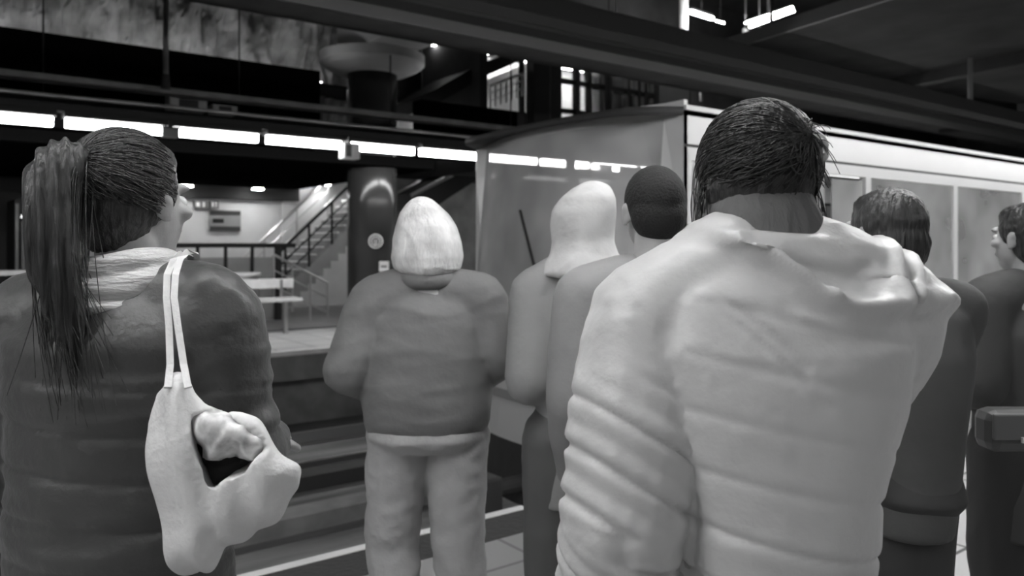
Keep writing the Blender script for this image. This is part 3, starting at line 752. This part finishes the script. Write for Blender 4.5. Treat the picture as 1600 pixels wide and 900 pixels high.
def strands(parent, root_pts, m, n=1, r=.0012, name='loose_hair'):
    cu = bpy.data.curves.new(name, 'CURVE'); cu.dimensions = '3D'; cu.bevel_depth = r; cu.bevel_resolution = 1
    for pts in root_pts:
        sp = cu.splines.new('POLY'); sp.points.add(len(pts)-1)
        for i, q in enumerate(pts): sp.points[i].co = (q[0], q[1], q[2], 1); sp.points[i].radius = 1-.6*i/len(pts)
    o = bpy.data.objects.new(name+'_c', cu); COL.objects.link(o)
    dg = bpy.context.evaluated_depsgraph_get(); me = bpy.data.meshes.new_from_object(o.evaluated_get(dg)); bpy.data.objects.remove(o)
    me.materials.clear(); return link(name, me, m, parent, smooth=True)
def bez(a, b, c, d, n=14):
    return [a*(1-t)**3+b*3*t*(1-t)**2+c*3*t*t*(1-t)+d*t**3 for t in [i/n for i in range(n+1)]]

def scalp(J, hairobj, tie, n, m, r=.0011, seed=1, lift=1.0, c=(0, -.024, .034), rad=(.089, .101, .100), front=.50, low=-.5, wob=.05):
    rs = random.Random(seed); out = []
    t = Vector((tie[0]-c[0], tie[1]-c[1], tie[2]-c[2])); t = Vector((t.x/rad[0], t.y/rad[1], t.z/rad[2])).normalized()
    k = 0
    while k < n:
        u = Vector((rs.gauss(0, 1), rs.gauss(0, 1), rs.gauss(0, 1))).normalized()
        if u.y > front or u.z < low-.2*u.y or u.dot(t) > .96: continue
        k += 1; L = rs.uniform(.45, 1.0); pts = []; ax = Vector((rs.gauss(0, 1), rs.gauss(0, 1), rs.gauss(0, 1)))*wob; up = 1+rs.uniform(-.008, .022)*lift
        for i in range(9):
            f = i/8*L; v = (u*(1-f)+t*f+ax*math.sin(f*PI)); v = v.normalized()*up
            pts.append(J['hp'](c[0]+v.x*rad[0], c[1]+v.y*rad[1], c[2]+v.z*rad[2]))
        out.append(pts)
    return strands(hairobj, out, m, r=r, name='strands')
hair_dark = mat('dark_hair', .028, .38, bump=(14, .7, (4, 4, .6)), var=(22, .5, (5, 5, .5)))
hair_brown = mat('brown_hair', .038, .36, bump=(14, .7, (4, 4, .6)), var=(22, .5, (5, 5, .5)))
hair_light = mat('light_hair', .35, .5, bump=(14, .6, (4, 4, .6)), var=(18, .35, (5, 5, .5)))
def groove(J, tie, amp=.0035, f=34):
    c = np.array(J['hp'](*tie)); 
    def fn(p, n):
        d = p-c; a = np.arctan2(d[:, 0], d[:, 2]+1e-6); b = np.arctan2(d[:, 1], d[:, 2]+1e-6); w = snoise(p, 3, 22)
        return amp*(np.sin(a*f+w*2.5)+.6*np.sin(b*f*.8+w*3+1))
    return fn

# ---------------- 1 woman with ponytail on the left
J = person('woman with long dark ponytail, pale scarf and dark quilted coat, leftmost of the people', 192, 1.42, -.12, 1.70, head_turn=-.28, nod=.02, lean=(.012, .0),
  arms={'L': (V(-.175, 0, 1.36), V(-.245, -.03, 1.08), V(-.215, .06, .84)), 'R': (V(.165, 0, 1.37), V(.215, .02, 1.12), V(.15, .25, 1.10))})
A = J; hp = J['hp']; o = J['o']
coat_a = mat('black_coat_fabric', .055, .42, bump=(25, .25), sheen=.15)
def a_disp(p, n):
    z = p[:, 2]; w = snoise(p, 4, 7)*.012
    ph = (z+w+.05*p[:, 0])/.075; s = np.abs(((ph) % 1)-.5)*2
    q = -.0045*np.exp(-((1-s)/.16)**2)
    back = 1.0/(1+np.exp(-(1.30-z)*60))
    return q*back
jacket(J, coat_a, [(0, 0, .60, .20, .15), (0, 0, .80, .205, .155), (0, -.01, .95, .19, .14), (0, -.01, 1.1, .18, .135), (0, -.01, 1.25, .19, .14), (0, -.01, 1.34, .195, .13), (0, -.005, 1.405, .14, .10), (0, .0, 1.44, .085, .075)],
  rs=(.082, .078, .07, .062, .052), disp=[a_disp, folds(.008, 40, (.35, .35, 1.7), 11), folds(.010, 16, (1, 1, 1), 12)], name='coat', voxel=.008)
trousers(J, mat('dark_trousers', .05, .8), disp=folds(.004, 25, (1, 1, 1), 2))
# scarf
scarf = mat('pale_scarf', .62, .75, bump=(30, .4, (1, 1, 5)))
bm = bmesh.new(); n = 30
for L_, rr, hh in ((.088, .026, 1.452), (.096, .024, 1.425), (.080, .022, 1.480)):
    pts = []; 
    for i in range(n+1):
        t = 2*PI*i/n; pts.append(V(L_*math.cos(t), -.01+L_*.95*math.sin(t), hh+.012*math.sin(t*2+hh*40)+.018*math.sin(t-.6)))
    chain(bm, pts, [rr]*(n+1), 12)
fuse('scarf', bm, scarf, o, .005, 3, folds(.004, 45, (.4, .4, 3), 5))
# hair
bm = bmesh.new(); R = J['rot']
ell(bm, hp(0, -.020, .034), (.084, .094, .095), R); ell(bm, hp(0, -.045, .0), (.076, .068, .085), R); ell(bm, hp(0, .022, .075), (.060, .055, .045), R)
ell(bm, hp(0, -.06, -.05), (.05, .035, .04), R)
fuse('hair', bm, hair_brown, o, .005, 5, groove(J, (0, -.11, .06), .0007, 60))
tie = hp(0, -.112, .068)
scalp(J, o, (0, -.112, .068), 700, hair_brown, seed=2)
RB = Matrix.Rotation(-.35, 3, 'Z')
bm = bmesh.new(); tail = bez(tie, tie+(RB@V(-.0, -.05, .035)), tie+V(-.030, -.07, -.10), tie+V(.035, -.045, -.33), 12)
chain(bm, tail, [.020, .028, .034, .037, .039, .040, .041, .041, .040, .037, .031, .022, .011], 16)
def tgroove(p, n): 
    w = snoise(p, 8, 14); return .004*np.sin((p[:, 0]*1.0+p[:, 1]*.7)*260+w*3+p[:, 2]*6)
pt = fuse('ponytail', bm, hair_brown, o, .005, 4, tgroove)
bm = bmesh.new(); chain(bm, [tie+(R@V(0, .006, 0)), tie+(R@V(0, -.02, .004))], [.026, .027]); fuse('hair_tie', bm, M['rubber'], o, .005, 2)
rs_ = random.Random(3); ss = []
for i in range(170):
    a = rs_.uniform(0, 2*PI); r = rs_.uniform(.2, 1); off = V(math.cos(a), math.sin(a), 0)*.04*r
    e = tail[-1]+V(rs_.gauss(0, .035), rs_.gauss(0, .02), rs_.uniform(-.10, .05))
    ss.append(bez(tie+off*.5, tail[3]+off*1.15+V(rs_.gauss(0, .008), rs_.gauss(0, .006), .02), tail[8]+off*1.3+V(rs_.gauss(0, .012), 0, 0), e, 12))
strands(o, ss, hair_brown)
# flyaway cheek strand
# tote bag
BZ = 1.175
out = [(256, 604), (262, 590), (276, 584), (292, 584), (302, 598), (310, 615), (322, 636), (350, 655), (368, 640), (400, 662), (430, 690), (455, 715), (467, 728), (466, 755), (452, 785), (430, 812), (400, 836), (372, 845), (350, 862), (330, 892), (312, 900), (285, 895), (262, 880), (256, 860), (254, 830), (240, 790), (233, 745), (231, 700), (236, 655), (246, 612)]
hole = [(300, 652), (330, 642), (362, 655), (392, 672), (414, 692), (418, 706), (388, 728), (330, 768), (324, 752), (320, 735), (300, 700)]
def inside(x, y, poly):
    c = False; j = len(poly)-1
    for i in range(len(poly)):
        xi, yi = poly[i]; xj, yj = poly[j]
        if (yi > y) != (yj > y) and x < (xj-xi)*(y-yi)/(yj-yi)+xi: c = not c
        j = i
    return c
def edist(x, y, poly):
    m = 1e9
    for i in range(len(poly)):
        a = poly[i-1]; b = poly[i]; dx, dy = b[0]-a[0], b[1]-a[1]; t = max(0, min(1, ((x-a[0])*dx+(y-a[1])*dy)/(dx*dx+dy*dy+1e-9)))
        m = min(m, math.hypot(x-a[0]-t*dx, y-a[1]-t*dy))
    return m
def puffed(poly, hole, T_, D, z0, step=4, cut=.6):
    bm = bmesh.new(); x0 = min(p[0] for p in poly); x1 = max(p[0] for p in poly); y0 = min(p[1] for p in poly); y1 = max(p[1] for p in poly)
    y = y0
    while y < y1:
        x = x0
        while x < x1:
            if inside(x+step/2, y+step/2, poly):
                d = edist(x+step/2, y+step/2, poly); t = T_*math.sqrt(max(.02, 1-(1-min(d/D, 1))**2))
                zf = z0-t
                if hole and inside(x+step/2, y+step/2, hole): zf = z0+t*cut-.004 if t*cut > 0 else z0
                zb = z0+t
                if zf > zb-.006: zf = zb-.006
                vs = []
                for zz in (zf, zb):
                    for (ax, ay) in ((x-.6, y-.6), (x+step+.6, y-.6), (x+step+.6, y+step+.6), (x-.6, y+step+.6)): vs.append(bm.verts.new(P(ax, ay, zz)))
                for f in ((0,1,2,3), (7,6,5,4), (0,4,5,1), (1,5,6,2), (2,6,7,3), (3,7,4,0)): bm.faces.new([vs[i] for i in f])
            x += step
        y += step
    return bm
canvas = mat('white_canvas', .72, .75, bump=(90, .2), var=(9, .12))
bag = empty('tote_bag', W(340, BZ, .97), 'slouchy white canvas tote bag hanging from the ponytailed woman\'s shoulder', 'bag')
def unparent_fix(ob): ob.matrix_parent_inverse = bag.matrix_basis.inverted(); return ob
bpy.context.view_layer.update()
FWn = np.array((FW.x, FW.y, 0)); 
def bagfold(p, n):
    x = p@np.array((RT.x, RT.y, 0)); z = p[:, 2]; w = snoise(p, 21, 12)
    a = .0038*np.sin((x*.95+z*.22)*125+w*2.4)*(1-np.clip((z-1.25)*6, 0, 1)) + .0025*np.sin((x*.5-z)*42+w*2)
    return a
bd = fuse('bag_body', puffed(out, hole, .052, 75, BZ, 3, .8), canvas, None, .005, 7, [bagfold, folds(.0018, 60, (1, 1, .6), 31)]); bd.parent = bag; unparent_fix(bd)
void_poly = [(303, 655), (330, 646), (360, 660), (392, 676), (410, 694), (414, 704), (386, 724), (334, 760), (326, 735), (304, 700)]
ob = fuse('bag_void_shade', puffed(void_poly, None, .008, 10, BZ+.028, 4), mat('void_shade', .03, .8), None, .005, 3); ob.parent = bag; unparent_fix(ob)  # dark sheet in the opening, paints the shade inside the bag
crump = [(296, 652), (325, 640), (356, 652), (388, 668), (412, 688), (410, 702), (394, 716), (370, 706), (348, 710), (330, 718), (318, 706), (304, 688)]
ob = fuse('bag_contents', puffed(crump, None, .036, 26, BZ-.004, 3), mat('crumpled_wrap', .7, .5, var=(40, .6)), None, .004, 2, folds(.006, 110, (1, 1, 1), 44)); ob.parent = bag; unparent_fix(ob)
# straps: ribbons
def ribbon(pts, w, name, m, th=.004):
    bm = bmesh.new(); rows = []
    for i, q in enumerate(pts):
        q = Vector(q); a = Vector(pts[max(0, i-1)]); b = Vector(pts[min(len(pts)-1, i+1)]); d = (b-a).normalized()
        vdir = (q-Vector((0, 0, EYE))).normalized(); s = d.cross(vdir).normalized()*w/2; nrm = d.cross(s).normalized()*th/2
        rows.append([bm.verts.new(q-s-nrm), bm.verts.new(q+s-nrm), bm.verts.new(q+s+nrm), bm.verts.new(q-s+nrm)])
    for A_, B_ in zip(rows, rows[1:]):
        for i in range(4): bm.faces.new((A_[i], A_[(i+1) % 4], B_[(i+1) % 4], B_[i]))
    bm.faces.new(rows[0]); bm.faces.new(rows[-1][::-1]); r = fin(name, bm, m, None, smooth=False); r.parent = bag; unparent_fix(r)
ribbon([P(262, 606, 1.14), P(266, 570, 1.165), P(264, 510, 1.20), P(260, 465, 1.225), P(261, 430, 1.25), P(270, 408, 1.29), P(282, 396, 1.35), P(296, 400, 1.43), P(304, 430, 1.50), P(306, 520, 1.53)], .010, 'strap', canvas)
ribbon([P(294, 606, 1.14), P(287, 570, 1.165), P(278, 510, 1.195), P(272, 465, 1.22), P(274, 430, 1.245), P(281, 405, 1.29), P(292, 394, 1.35), P(306, 398, 1.43), P(313, 430, 1.50), P(316, 520, 1.53)], .010, 'strap', canvas)

# ---------------- 2 person in beanie
J = person('person seen from behind in a pale beanie, short charcoal jacket and loose pale trousers', 668, 2.78, .05, 1.635, head_turn=.1, wide=1.05,
  arms={'L': (V(-.18, 0, 1.30), V(-.27, -.05, 1.08), V(-.13, .13, .98)), 'R': (V(.18, 0, 1.31), V(.255, -.03, 1.13), V(.14, .15, 1.0))},
  legs={'l': (V(-.098, 0, .86), V(-.125, .03, .46), V(-.085, -.02, .085)), 'r': (V(.105, 0, .86), V(.105, .0, .46), V(.15, -.02, .085))})
hp = J['hp']; o = J['o']
jb = mat('charcoal_jacket', .16, .75, bump=(20, .25), var=(5, .12))
jacket(J, jb, [(0, 0, .885, .20, .135), (0, -.01, .93, .215, .15), (0, -.01, 1.02, .225, .16), (0, -.01, 1.15, .215, .15), (0, -.01, 1.28, .205, .135), (0, -.005, 1.36, .16, .11), (0, .0, 1.41, .09, .08)],
   rs=(.092, .09, .085, .075, .06), disp=[folds(.010, 16, (.8, .8, 1.3), 21), folds(.0045, 38, (.6, .6, 1.6), 22)], name='jacket')
pb = mat('pale_grey_trousers', .36, .85, bump=(25, .3), var=(5, .1))
trousers(J, pb, r=(.112, .092, .082, .085), disp=[folds(.008, 26, (.8, .8, 1.6), 33), folds(.004, 55, (1, 1, 1), 34)], hipw=.205, hipd=.14, top=.97)
bm = bmesh.new(); R = J['rot']
c_ = hp(0, 0, 0)
loft(bm, [(c_.x+x, c_.y-.025+y, c_.z+z, rr, rr*1.02) for x, y, z, rr in ((.0, 0, -.105, .098), (.0, 0, -.085, .112), (0, 0, -.05, .119), (0, 0, 0, .113), (-.004, 0, .05, .101), (-.012, 0, .095, .080), (-.016, 0, .125, .055), (-.018, 0, .143, .034), (-.019, 0, .152, .012))], 32, 2.0)
bn = fuse('beanie', bm, mat('pale_knit', .66, .9, bump=(60, .5, (1, 1, .3)), var=(9, .32)), o, .005, 8, [folds(.011, 21, (1, 1, .7), 41), folds(.005, 48, (1, 1, .5), 42)])
bm = bmesh.new(); 
for i in range(24):
    t0 = 2*PI*i/24; t1 = 2*PI*(i+1)/24; chain(bm, [hp(.100*math.cos(t0), -.03+.096*math.sin(t0), -.088), hp(.100*math.cos(t1), -.03+.096*math.sin(t1), -.088)], [.012, .012], 10)
fuse('beanie_cuff', bm, mat('pale_knit_cuff', .6, .9, bump=(60, .5, (1, 1, .3))), o, .005, 3)
bm = bmesh.new()
for i in range(20):
    t0 = 2*PI*i/20; t1 = 2*PI*(i+1)/20; chain(bm, [V(.082*math.cos(t0), -.0+.08*math.sin(t0), 1.385), V(.082*math.cos(t1), .0+.08*math.sin(t1), 1.385)], [.036, .036], 10)
fuse('collar', bm, jb, o, .006, 3)

# ---------------- 3 person with pale hood / hair in long dark coat
J = person('person in a pale hood and long dark coat behind the short-haired man', 912, 2.62, .08, 1.70, head_turn=.35, wide=.95,
  arms={'L': (V(-.165, 0, 1.34), V(-.185, -.06, 1.07), V(-.10, .16, 1.02)), 'R': (V(.165, 0, 1.34), V(.2, -.04, 1.08), V(.12, .16, 1.02))})
hp = J['hp']; o = J['o']
jc = mat('dark_grey_coat', .28, .8, bump=(20, .2), var=(4, .12))
jacket(J, jc, [(0, 0, .66, .165, .13), (0, 0, .82, .16, .13), (0, 0, .98, .155, .125), (0, -.01, 1.12, .165, .13), (0, -.01, 1.27, .18, .13), (0, -.005, 1.36, .155, .11), (0, .0, 1.42, .09, .08)],
   rs=(.082, .08, .078, .068, .055), disp=[folds(.008, 16, (1, 1, .6), 51)], name='coat')
trousers(J, mat('grey_trousers', .10, .8), disp=folds(.005, 25, (1, 1, 1), 6))
bm = bmesh.new(); R = J['rot']
c_ = hp(0, 0, 0)
loft(bm, [(c_.x+x, c_.y-.02, c_.z+z, rr, rr*1.08) for x, z, rr in ((0, -.165, .150), (0, -.135, .135), (0, -.10, .112), (0, -.06, .100), (0, -.01, .101), (.004, .04, .100), (.012, .08, .088), (.02, .11, .062), (.024, .128, .03))], 32, 2.1)
fuse('hood', bm, mat('pale_hood', .55, .8, bump=(20, .3), var=(6, .15)), o, .006, 16, [folds(.013, 20, (1, 1, .7), 61), folds(.005, 45, (1, 1, .6), 62)])

# ---------------- 4 short-haired man
J = person('man with short dark hair in a grey jacket, between the hood and the padded jacket', 1022, 2.12, .0, 1.715, skin='skin2', head_turn=.15, wide=1.05,
  arms={'L': (V(-.185, 0, 1.36), V(-.22, -.03, 1.10), V(-.2, .08, .86)), 'R': (V(.185, 0, 1.36), V(.23, -.03, 1.10), V(.2, .08, .86))})
hp = J['hp']; o = J['o']; R = J['rot']
jd = mat('mid_grey_jacket', .33, .75, bump=(20, .2), var=(4, .12))
jacket(J, jd, [(0, 0, .84, .18, .13), (0, 0, .95, .185, .135), (0, -.01, 1.12, .185, .135), (0, -.01, 1.27, .195, .135), (0, -.005, 1.365, .16, .11), (0, .0, 1.42, .095, .085)],
   rs=(.082, .078, .07, .065, .052), disp=[folds(.007, 18, (1, 1, .7), 71)], name='jacket')
trousers(J, mat('slate_trousers', .09, .8), disp=folds(.005, 25, (1, 1, 1), 7))
bm = bmesh.new(); ell(bm, hp(0, -.016, .036), (.081, .097, .092), R); ell(bm, hp(0, -.045, -.005), (.075, .067, .075), R); ell(bm, hp(0, .022, .075), (.058, .06, .04), R)
fuse('hair', bm, mat('short_dark_hair', .02, .8, bump=(160, .35)), o, .005, 4, None)
bm = bmesh.new()
for i in range(20):
    t0 = 2*PI*i/20; t1 = 2*PI*(i+1)/20; chain(bm, [V(.078*math.cos(t0), -.0+.078*math.sin(t0), 1.43), V(.078*math.cos(t1), .0+.078*math.sin(t1), 1.43)], [.02, .02], 10)
fuse('collar', bm, jd, o, .006, 3)

# ---------------- 5 woman in pale padded jacket
J = person('woman with pinned-up dark hair in a large pale padded jacket, closest on the right', 1196, 1.20, .04, 1.77, head_turn=-.06, nod=-.22, wide=1.05, lean=(0, .05), drop=.055,
  arms={'L': (V(-.178, 0, 1.38), V(-.225, -.05, 1.10), V(-.235, .04, .86)), 'R': (V(.172, 0, 1.375), V(.165, .14, 1.24), V(.07, .32, 1.30))})
hp = J['hp']; o = J['o']; R = J['rot']
puff = mat('pale_padded_nylon', .56, .42, bump=(22, .22), var=(4, .06))
armL = [V(-.06, 0, 1.40)]+list(J['L']); armR = [V(.06, 0, 1.40)]+list(J['R'])
def quilt(p, n):
    tl, dl = seg_param(p, armL[1:]); tr_, dr_ = seg_param(p, armR[1:])
    onL = (p[:, 0] < -.155) | ((dl < .10) & (p[:, 0] < -.13)); onR = (p[:, 0] > .17)
    w = snoise(p, 2, 8)*.010
    ta = (tl+w-.42*(p[:, 0]+.22))/.074; sa = np.abs((ta % 1)-.5)*2
    qa = -.011*np.exp(-((1-sa)/.20)**2)+.006*np.cos((1-sa)*PI/2)
    tt = (p[:, 2]*1.0+.22*p[:, 0]+w*1.6)/.078; st = np.abs((tt % 1)-.5)*2
    lo = 1/(1+np.exp(-(1.16-p[:, 2])*40))
    qt = (-.0065*np.exp(-((1-st)/.18)**2))*(.35+.65*lo)
    tb_ = (tr_+w)/.072; sb = np.abs((tb_ % 1)-.5)*2
    qb = -.010*np.exp(-((1-sb)/.2)**2)
    d = np.where(onL, qa*np.clip((1.34-p[:, 2])*9, 0, 1), np.where(onR, qb*np.clip((1.34-p[:, 2])*9, 0, 1), qt))
    # crease between torso and left sleeve
    cr = -.006*np.exp(-((p[:, 0]+.135+.04*(1.2-p[:, 2]))/.012)**2)*(p[:, 1] < .02)*np.clip((1.22-p[:, 2])*10, 0, 1)
    return d+cr
def mark(p, n):     # diagonal yoke seam and horizontal hem seams
    s = (p[:, 2]-(1.405-.30*(p[:, 0]+.13)))/.006
    a = -.006*np.exp(-s**2)*(p[:, 1] < 0)*((p[:, 0] < -.05) & (p[:, 0] > -.2))
    return a
HE = [(-.12, 1.53), (-.085, 1.508), (-.04, 1.491), (.012, 1.466), (.055, 1.448), (.124, 1.433), (.175, 1.427), (.23, 1.416), (.30, 1.40)]
def hood(p, n):     # folded-back hood lying over the right shoulder
    x = p[:, 0]; z = p[:, 2]+.012+.034*np.exp(-((x-.06)/.09)**2); ze = np.interp(x, [a for a, b in HE], [b for a, b in HE]); back = (p[:, 1] < .06)*np.clip((x+.12)*18, 0, 1)
    u = z-ze
    lift = .021*(1/(1+np.exp(-u/.006)))*np.exp(-np.clip(u, 0, 1)/.20)
    roll = .010*np.exp(-((u-.014)/.010)**2)
    def ridge(x0, z0, x1, z1, w, a):
        d = np.array((x1-x0, z1-z0)); L = np.hypot(*d); t = np.clip(((x-x0)*d[0]+(z-z0)*d[1])/L**2, 0, 1); q = np.hypot(x-x0-t*d[0], z-z0-t*d[1]); return a*np.exp(-(q/w)**2)
    f = ridge(.13, 1.445, .165, 1.515, .010, .012)+ridge(.165, 1.44, .20, 1.49, .007, .010)+ridge(-.08, 1.515, .04, 1.475, .010, .010)+ridge(.04, 1.475, .115, 1.455, .008, .009)
    f += ridge(.0, 1.505, .10, 1.50, .012, -.010)+ridge(.03, 1.487, .10, 1.478, .016, -.016)+ridge(.10, 1.497, .15, 1.47, .006, .006)
    f += ridge(.0, 1.44, .09, 1.43, .010, .005)+ridge(.22, 1.43, .17, 1.425, .006, .008)+ridge(-.15, 1.455, .03, 1.33, .006, -.004)+ridge(-.13, 1.462, .0, 1.375, .006, -.005)
    return (lift+roll+f*1.0)*back*(z > 1.3)
jacket(J, puff, [(0, 0, .75, .175, .15), (0, 0, .87, .165, .15), (.0, -.01, .98, .142, .145), (.0, -.01, 1.10, .152, .15), (0, -.01, 1.21, .19, .15), (0, -.01, 1.30, .205, .145), (0, -.005, 1.375, .19, .125), (0, .0, 1.415, .145, .10), (0, .01, 1.445, .11, .095)],
   rs=(.092, .098, .088, .080, .065), disp=[quilt, hood, folds(.0035, 30, (.7, .7, 1.6), 81), folds(.005, 14, (1, 1, 1), 82)], name='padded_jacket', voxel=.0055, smooth=7, extra=None)
trousers(J, mat('dark_jeans', .06, .8), disp=folds(.004, 25, (1, 1, 1), 9))
# dark roll-neck
bm = bmesh.new(); loft(bm, [(0, .01, 1.44, .12, .10), (0, .01, 1.49, .105, .095), (0, .012, 1.53, .088, .088), (0, .018, 1.56, .078, .082), (0, .03, 1.59, .070, .07)])
fuse('roll_neck', bm, mat('dark_grey_knit', .13, .85, bump=(60, .4, (1, 1, .3))), o, .006, 5, folds(.003, 40, (.6, .6, 2), 10))
# hair
bm = bmesh.new()
ell(bm, hp(0, -.022, .036), (.086, .098, .094), R); ell(bm, hp(.0, -.045, .0), (.082, .075, .078), R)
ell(bm, hp(.02, -.06, .055), (.065, .062, .055), R); ell(bm, hp(.04, -.085, .03), (.045, .035, .05), R); ell(bm, hp(0, .02, .075), (.06, .055, .045), R)
hr = fuse('hair', bm, hair_dark, o, .005, 5, [groove(J, (.05, -.12, .03), .0008, 50), folds(.003, 26, (1, 1, .5), 95)])
scalp(J, o, (.055, -.12, .05), 900, hair_dark, seed=4, c=(.004, -.034, .034), rad=(.092, .108, .100), low=-.62, wob=.09, lift=1.4, r=.0012)
bm = bmesh.new(); chain(bm, [hp(.055, -.10, .075), hp(.085, -.085, .055), hp(.098, -.06, .040)], [.008, .010, .007]); chain(bm, [hp(.050, -.12, .055), hp(.085, -.10, .045)], [.005, .006]); fuse('hair_clip', bm, M['trainw'], o, .0035, 1)
rs_ = random.Random(5); ss = []
for i in range(56):      # loose strands, left side and right side of the nape
    sd = -1 if i % 2 else 1
    a = hp(sd*rs_.uniform(.060, .085), rs_.uniform(-.06, .0), rs_.uniform(-.01, .06)); e = hp(sd*rs_.uniform(.075, .098), rs_.uniform(-.06, .02), rs_.uniform(-.11, -.05))
    ss.append(bez(a, a+V(sd*.014, -.01, -.01), e+V(sd*.008, 0, .05), e, 10))
for i in range(36):
    a = hp(rs_.uniform(-.03, .05), -.11, rs_.uniform(.02, .08)); e = hp(rs_.uniform(.07, .102), rs_.uniform(-.11, -.05), rs_.uniform(-.03, .08))
    ss.append(bez(a, a+V(.02, -.02, .02), e+V(-.02, -.02, .02), e, 10))
strands(o, ss, hair_dark, r=.0011)

# ---------------- 6 person right of padded jacket
J = person('dark-haired person in a charcoal coat and trousers standing right of the padded jacket', 1426, 2.08, .1, 1.65, head_turn=.3, wide=.8, slim=.72,
  arms={'L': (V(-.135, 0, 1.33), V(-.15, -.03, 1.06), V(-.03, .17, .98)), 'R': (V(.125, 0, 1.33), V(.09, .08, 1.06), V(.06, .2, .92))}, lean=(-.06, .02),
  legs={'l': (V(-.035, 0, .87), V(-.03, .03, .47), V(-.035, -.02, .085)), 'r': (V(.042, 0, .87), V(.045, .03, .47), V(.05, -.0, .085))})
hp = J['hp']; o = J['o']; R = J['rot']
jf = mat('charcoal_coat', .085, .8, bump=(20, .2), var=(4, .15))
jacket(J, jf, [(-.015, 0, .78, .100, .105), (.0, 0, .92, .100, .115), (.0, -.01, 1.08, .110, .12), (0, -.01, 1.25, .14, .125), (0, -.005, 1.36, .13, .105), (-.02, .0, 1.42, .085, .08)],
   rs=(.072, .060, .052, .046, .042), disp=[folds(.007, 16, (1, 1, .6), 101)], name='coat')
trousers(J, mat('dark_wool_trousers', .05, .8), r=(.078, .062, .056, .058), disp=folds(.004, 25, (1, 1, 1), 12), hipw=.115, hipd=.11)
bm = bmesh.new(); ell(bm, hp(0, -.02, .034), (.088, .1, .094), R); ell(bm, hp(0, -.045, -.02), (.085, .075, .09), R); ell(bm, hp(0, .022, .075), (.06, .058, .042), R)
fuse('hair', bm, hair_brown, o, .006, 4, groove(J, (0, 0, .14), .001, 50))

# ---------------- 7 person at right edge
J = person('dark-clad person half cut off at the right edge of the picture', 1608, 2.65, .25, 1.645, head_turn=.2, wide=1.0,
  arms={'L': (V(-.175, 0, 1.31), V(-.215, -.02, 1.05), V(-.12, .16, 1.0)), 'R': (V(.17, 0, 1.31), V(.2, -.02, 1.05), V(.18, .06, .83))})
hp = J['hp']; o = J['o']; R = J['rot']
jg = mat('black_wool_coat', .07, .8, bump=(20, .2), var=(4, .15))
jacket(J, jg, [(0, 0, .56, .165, .14), (0, 0, .82, .165, .14), (0, 0, .95, .17, .135), (0, -.01, 1.12, .175, .13), (0, -.01, 1.25, .185, .13), (0, -.005, 1.34, .15, .105), (0, .0, 1.40, .09, .08)],
   rs=(.085, .082, .078, .065, .052), disp=[folds(.008, 16, (1, 1, .6), 111)], name='coat')
trousers(J, mat('black_trousers', .04, .8), disp=folds(.005, 25, (1, 1, 1), 13))
bm = bmesh.new(); ell(bm, hp(0, -.02, .034), (.086, .098, .092), R); ell(bm, hp(0, -.045, -.02), (.08, .072, .085), R); ell(bm, hp(0, .022, .075), (.06, .058, .042), R)
fuse('hair', bm, hair_dark, o, .006, 4, groove(J, (0, 0, .14), .001, 50))
# its shoulder bag
q = P(1575, 662, 2.28)
o = empty('shoulder_bag', q, 'grey shoulder bag with a painted buckle at the right edge, at hip height', 'bag', rz=math.atan2(FW.y, FW.x)-PI/2)
bm = bmesh.new(); box(bm, -.08, .13, -.05, .05, -.075, .045, .03); fin('bag_body', bm, mat('grey_leather', .09, .5), o, smooth=False)
bm = bmesh.new(); box(bm, -.075, .125, -.058, -.045, -.035, .04, .006); fin('flap', bm, mat('grey_leather_flap', .16, .5), o)
bm = bmesh.new(); box(bm, .0, .10, -.066, -.058, -.04, -.025); fin('highlight', bm, M['edge'], o)  # white bar painted as the highlight under the flap
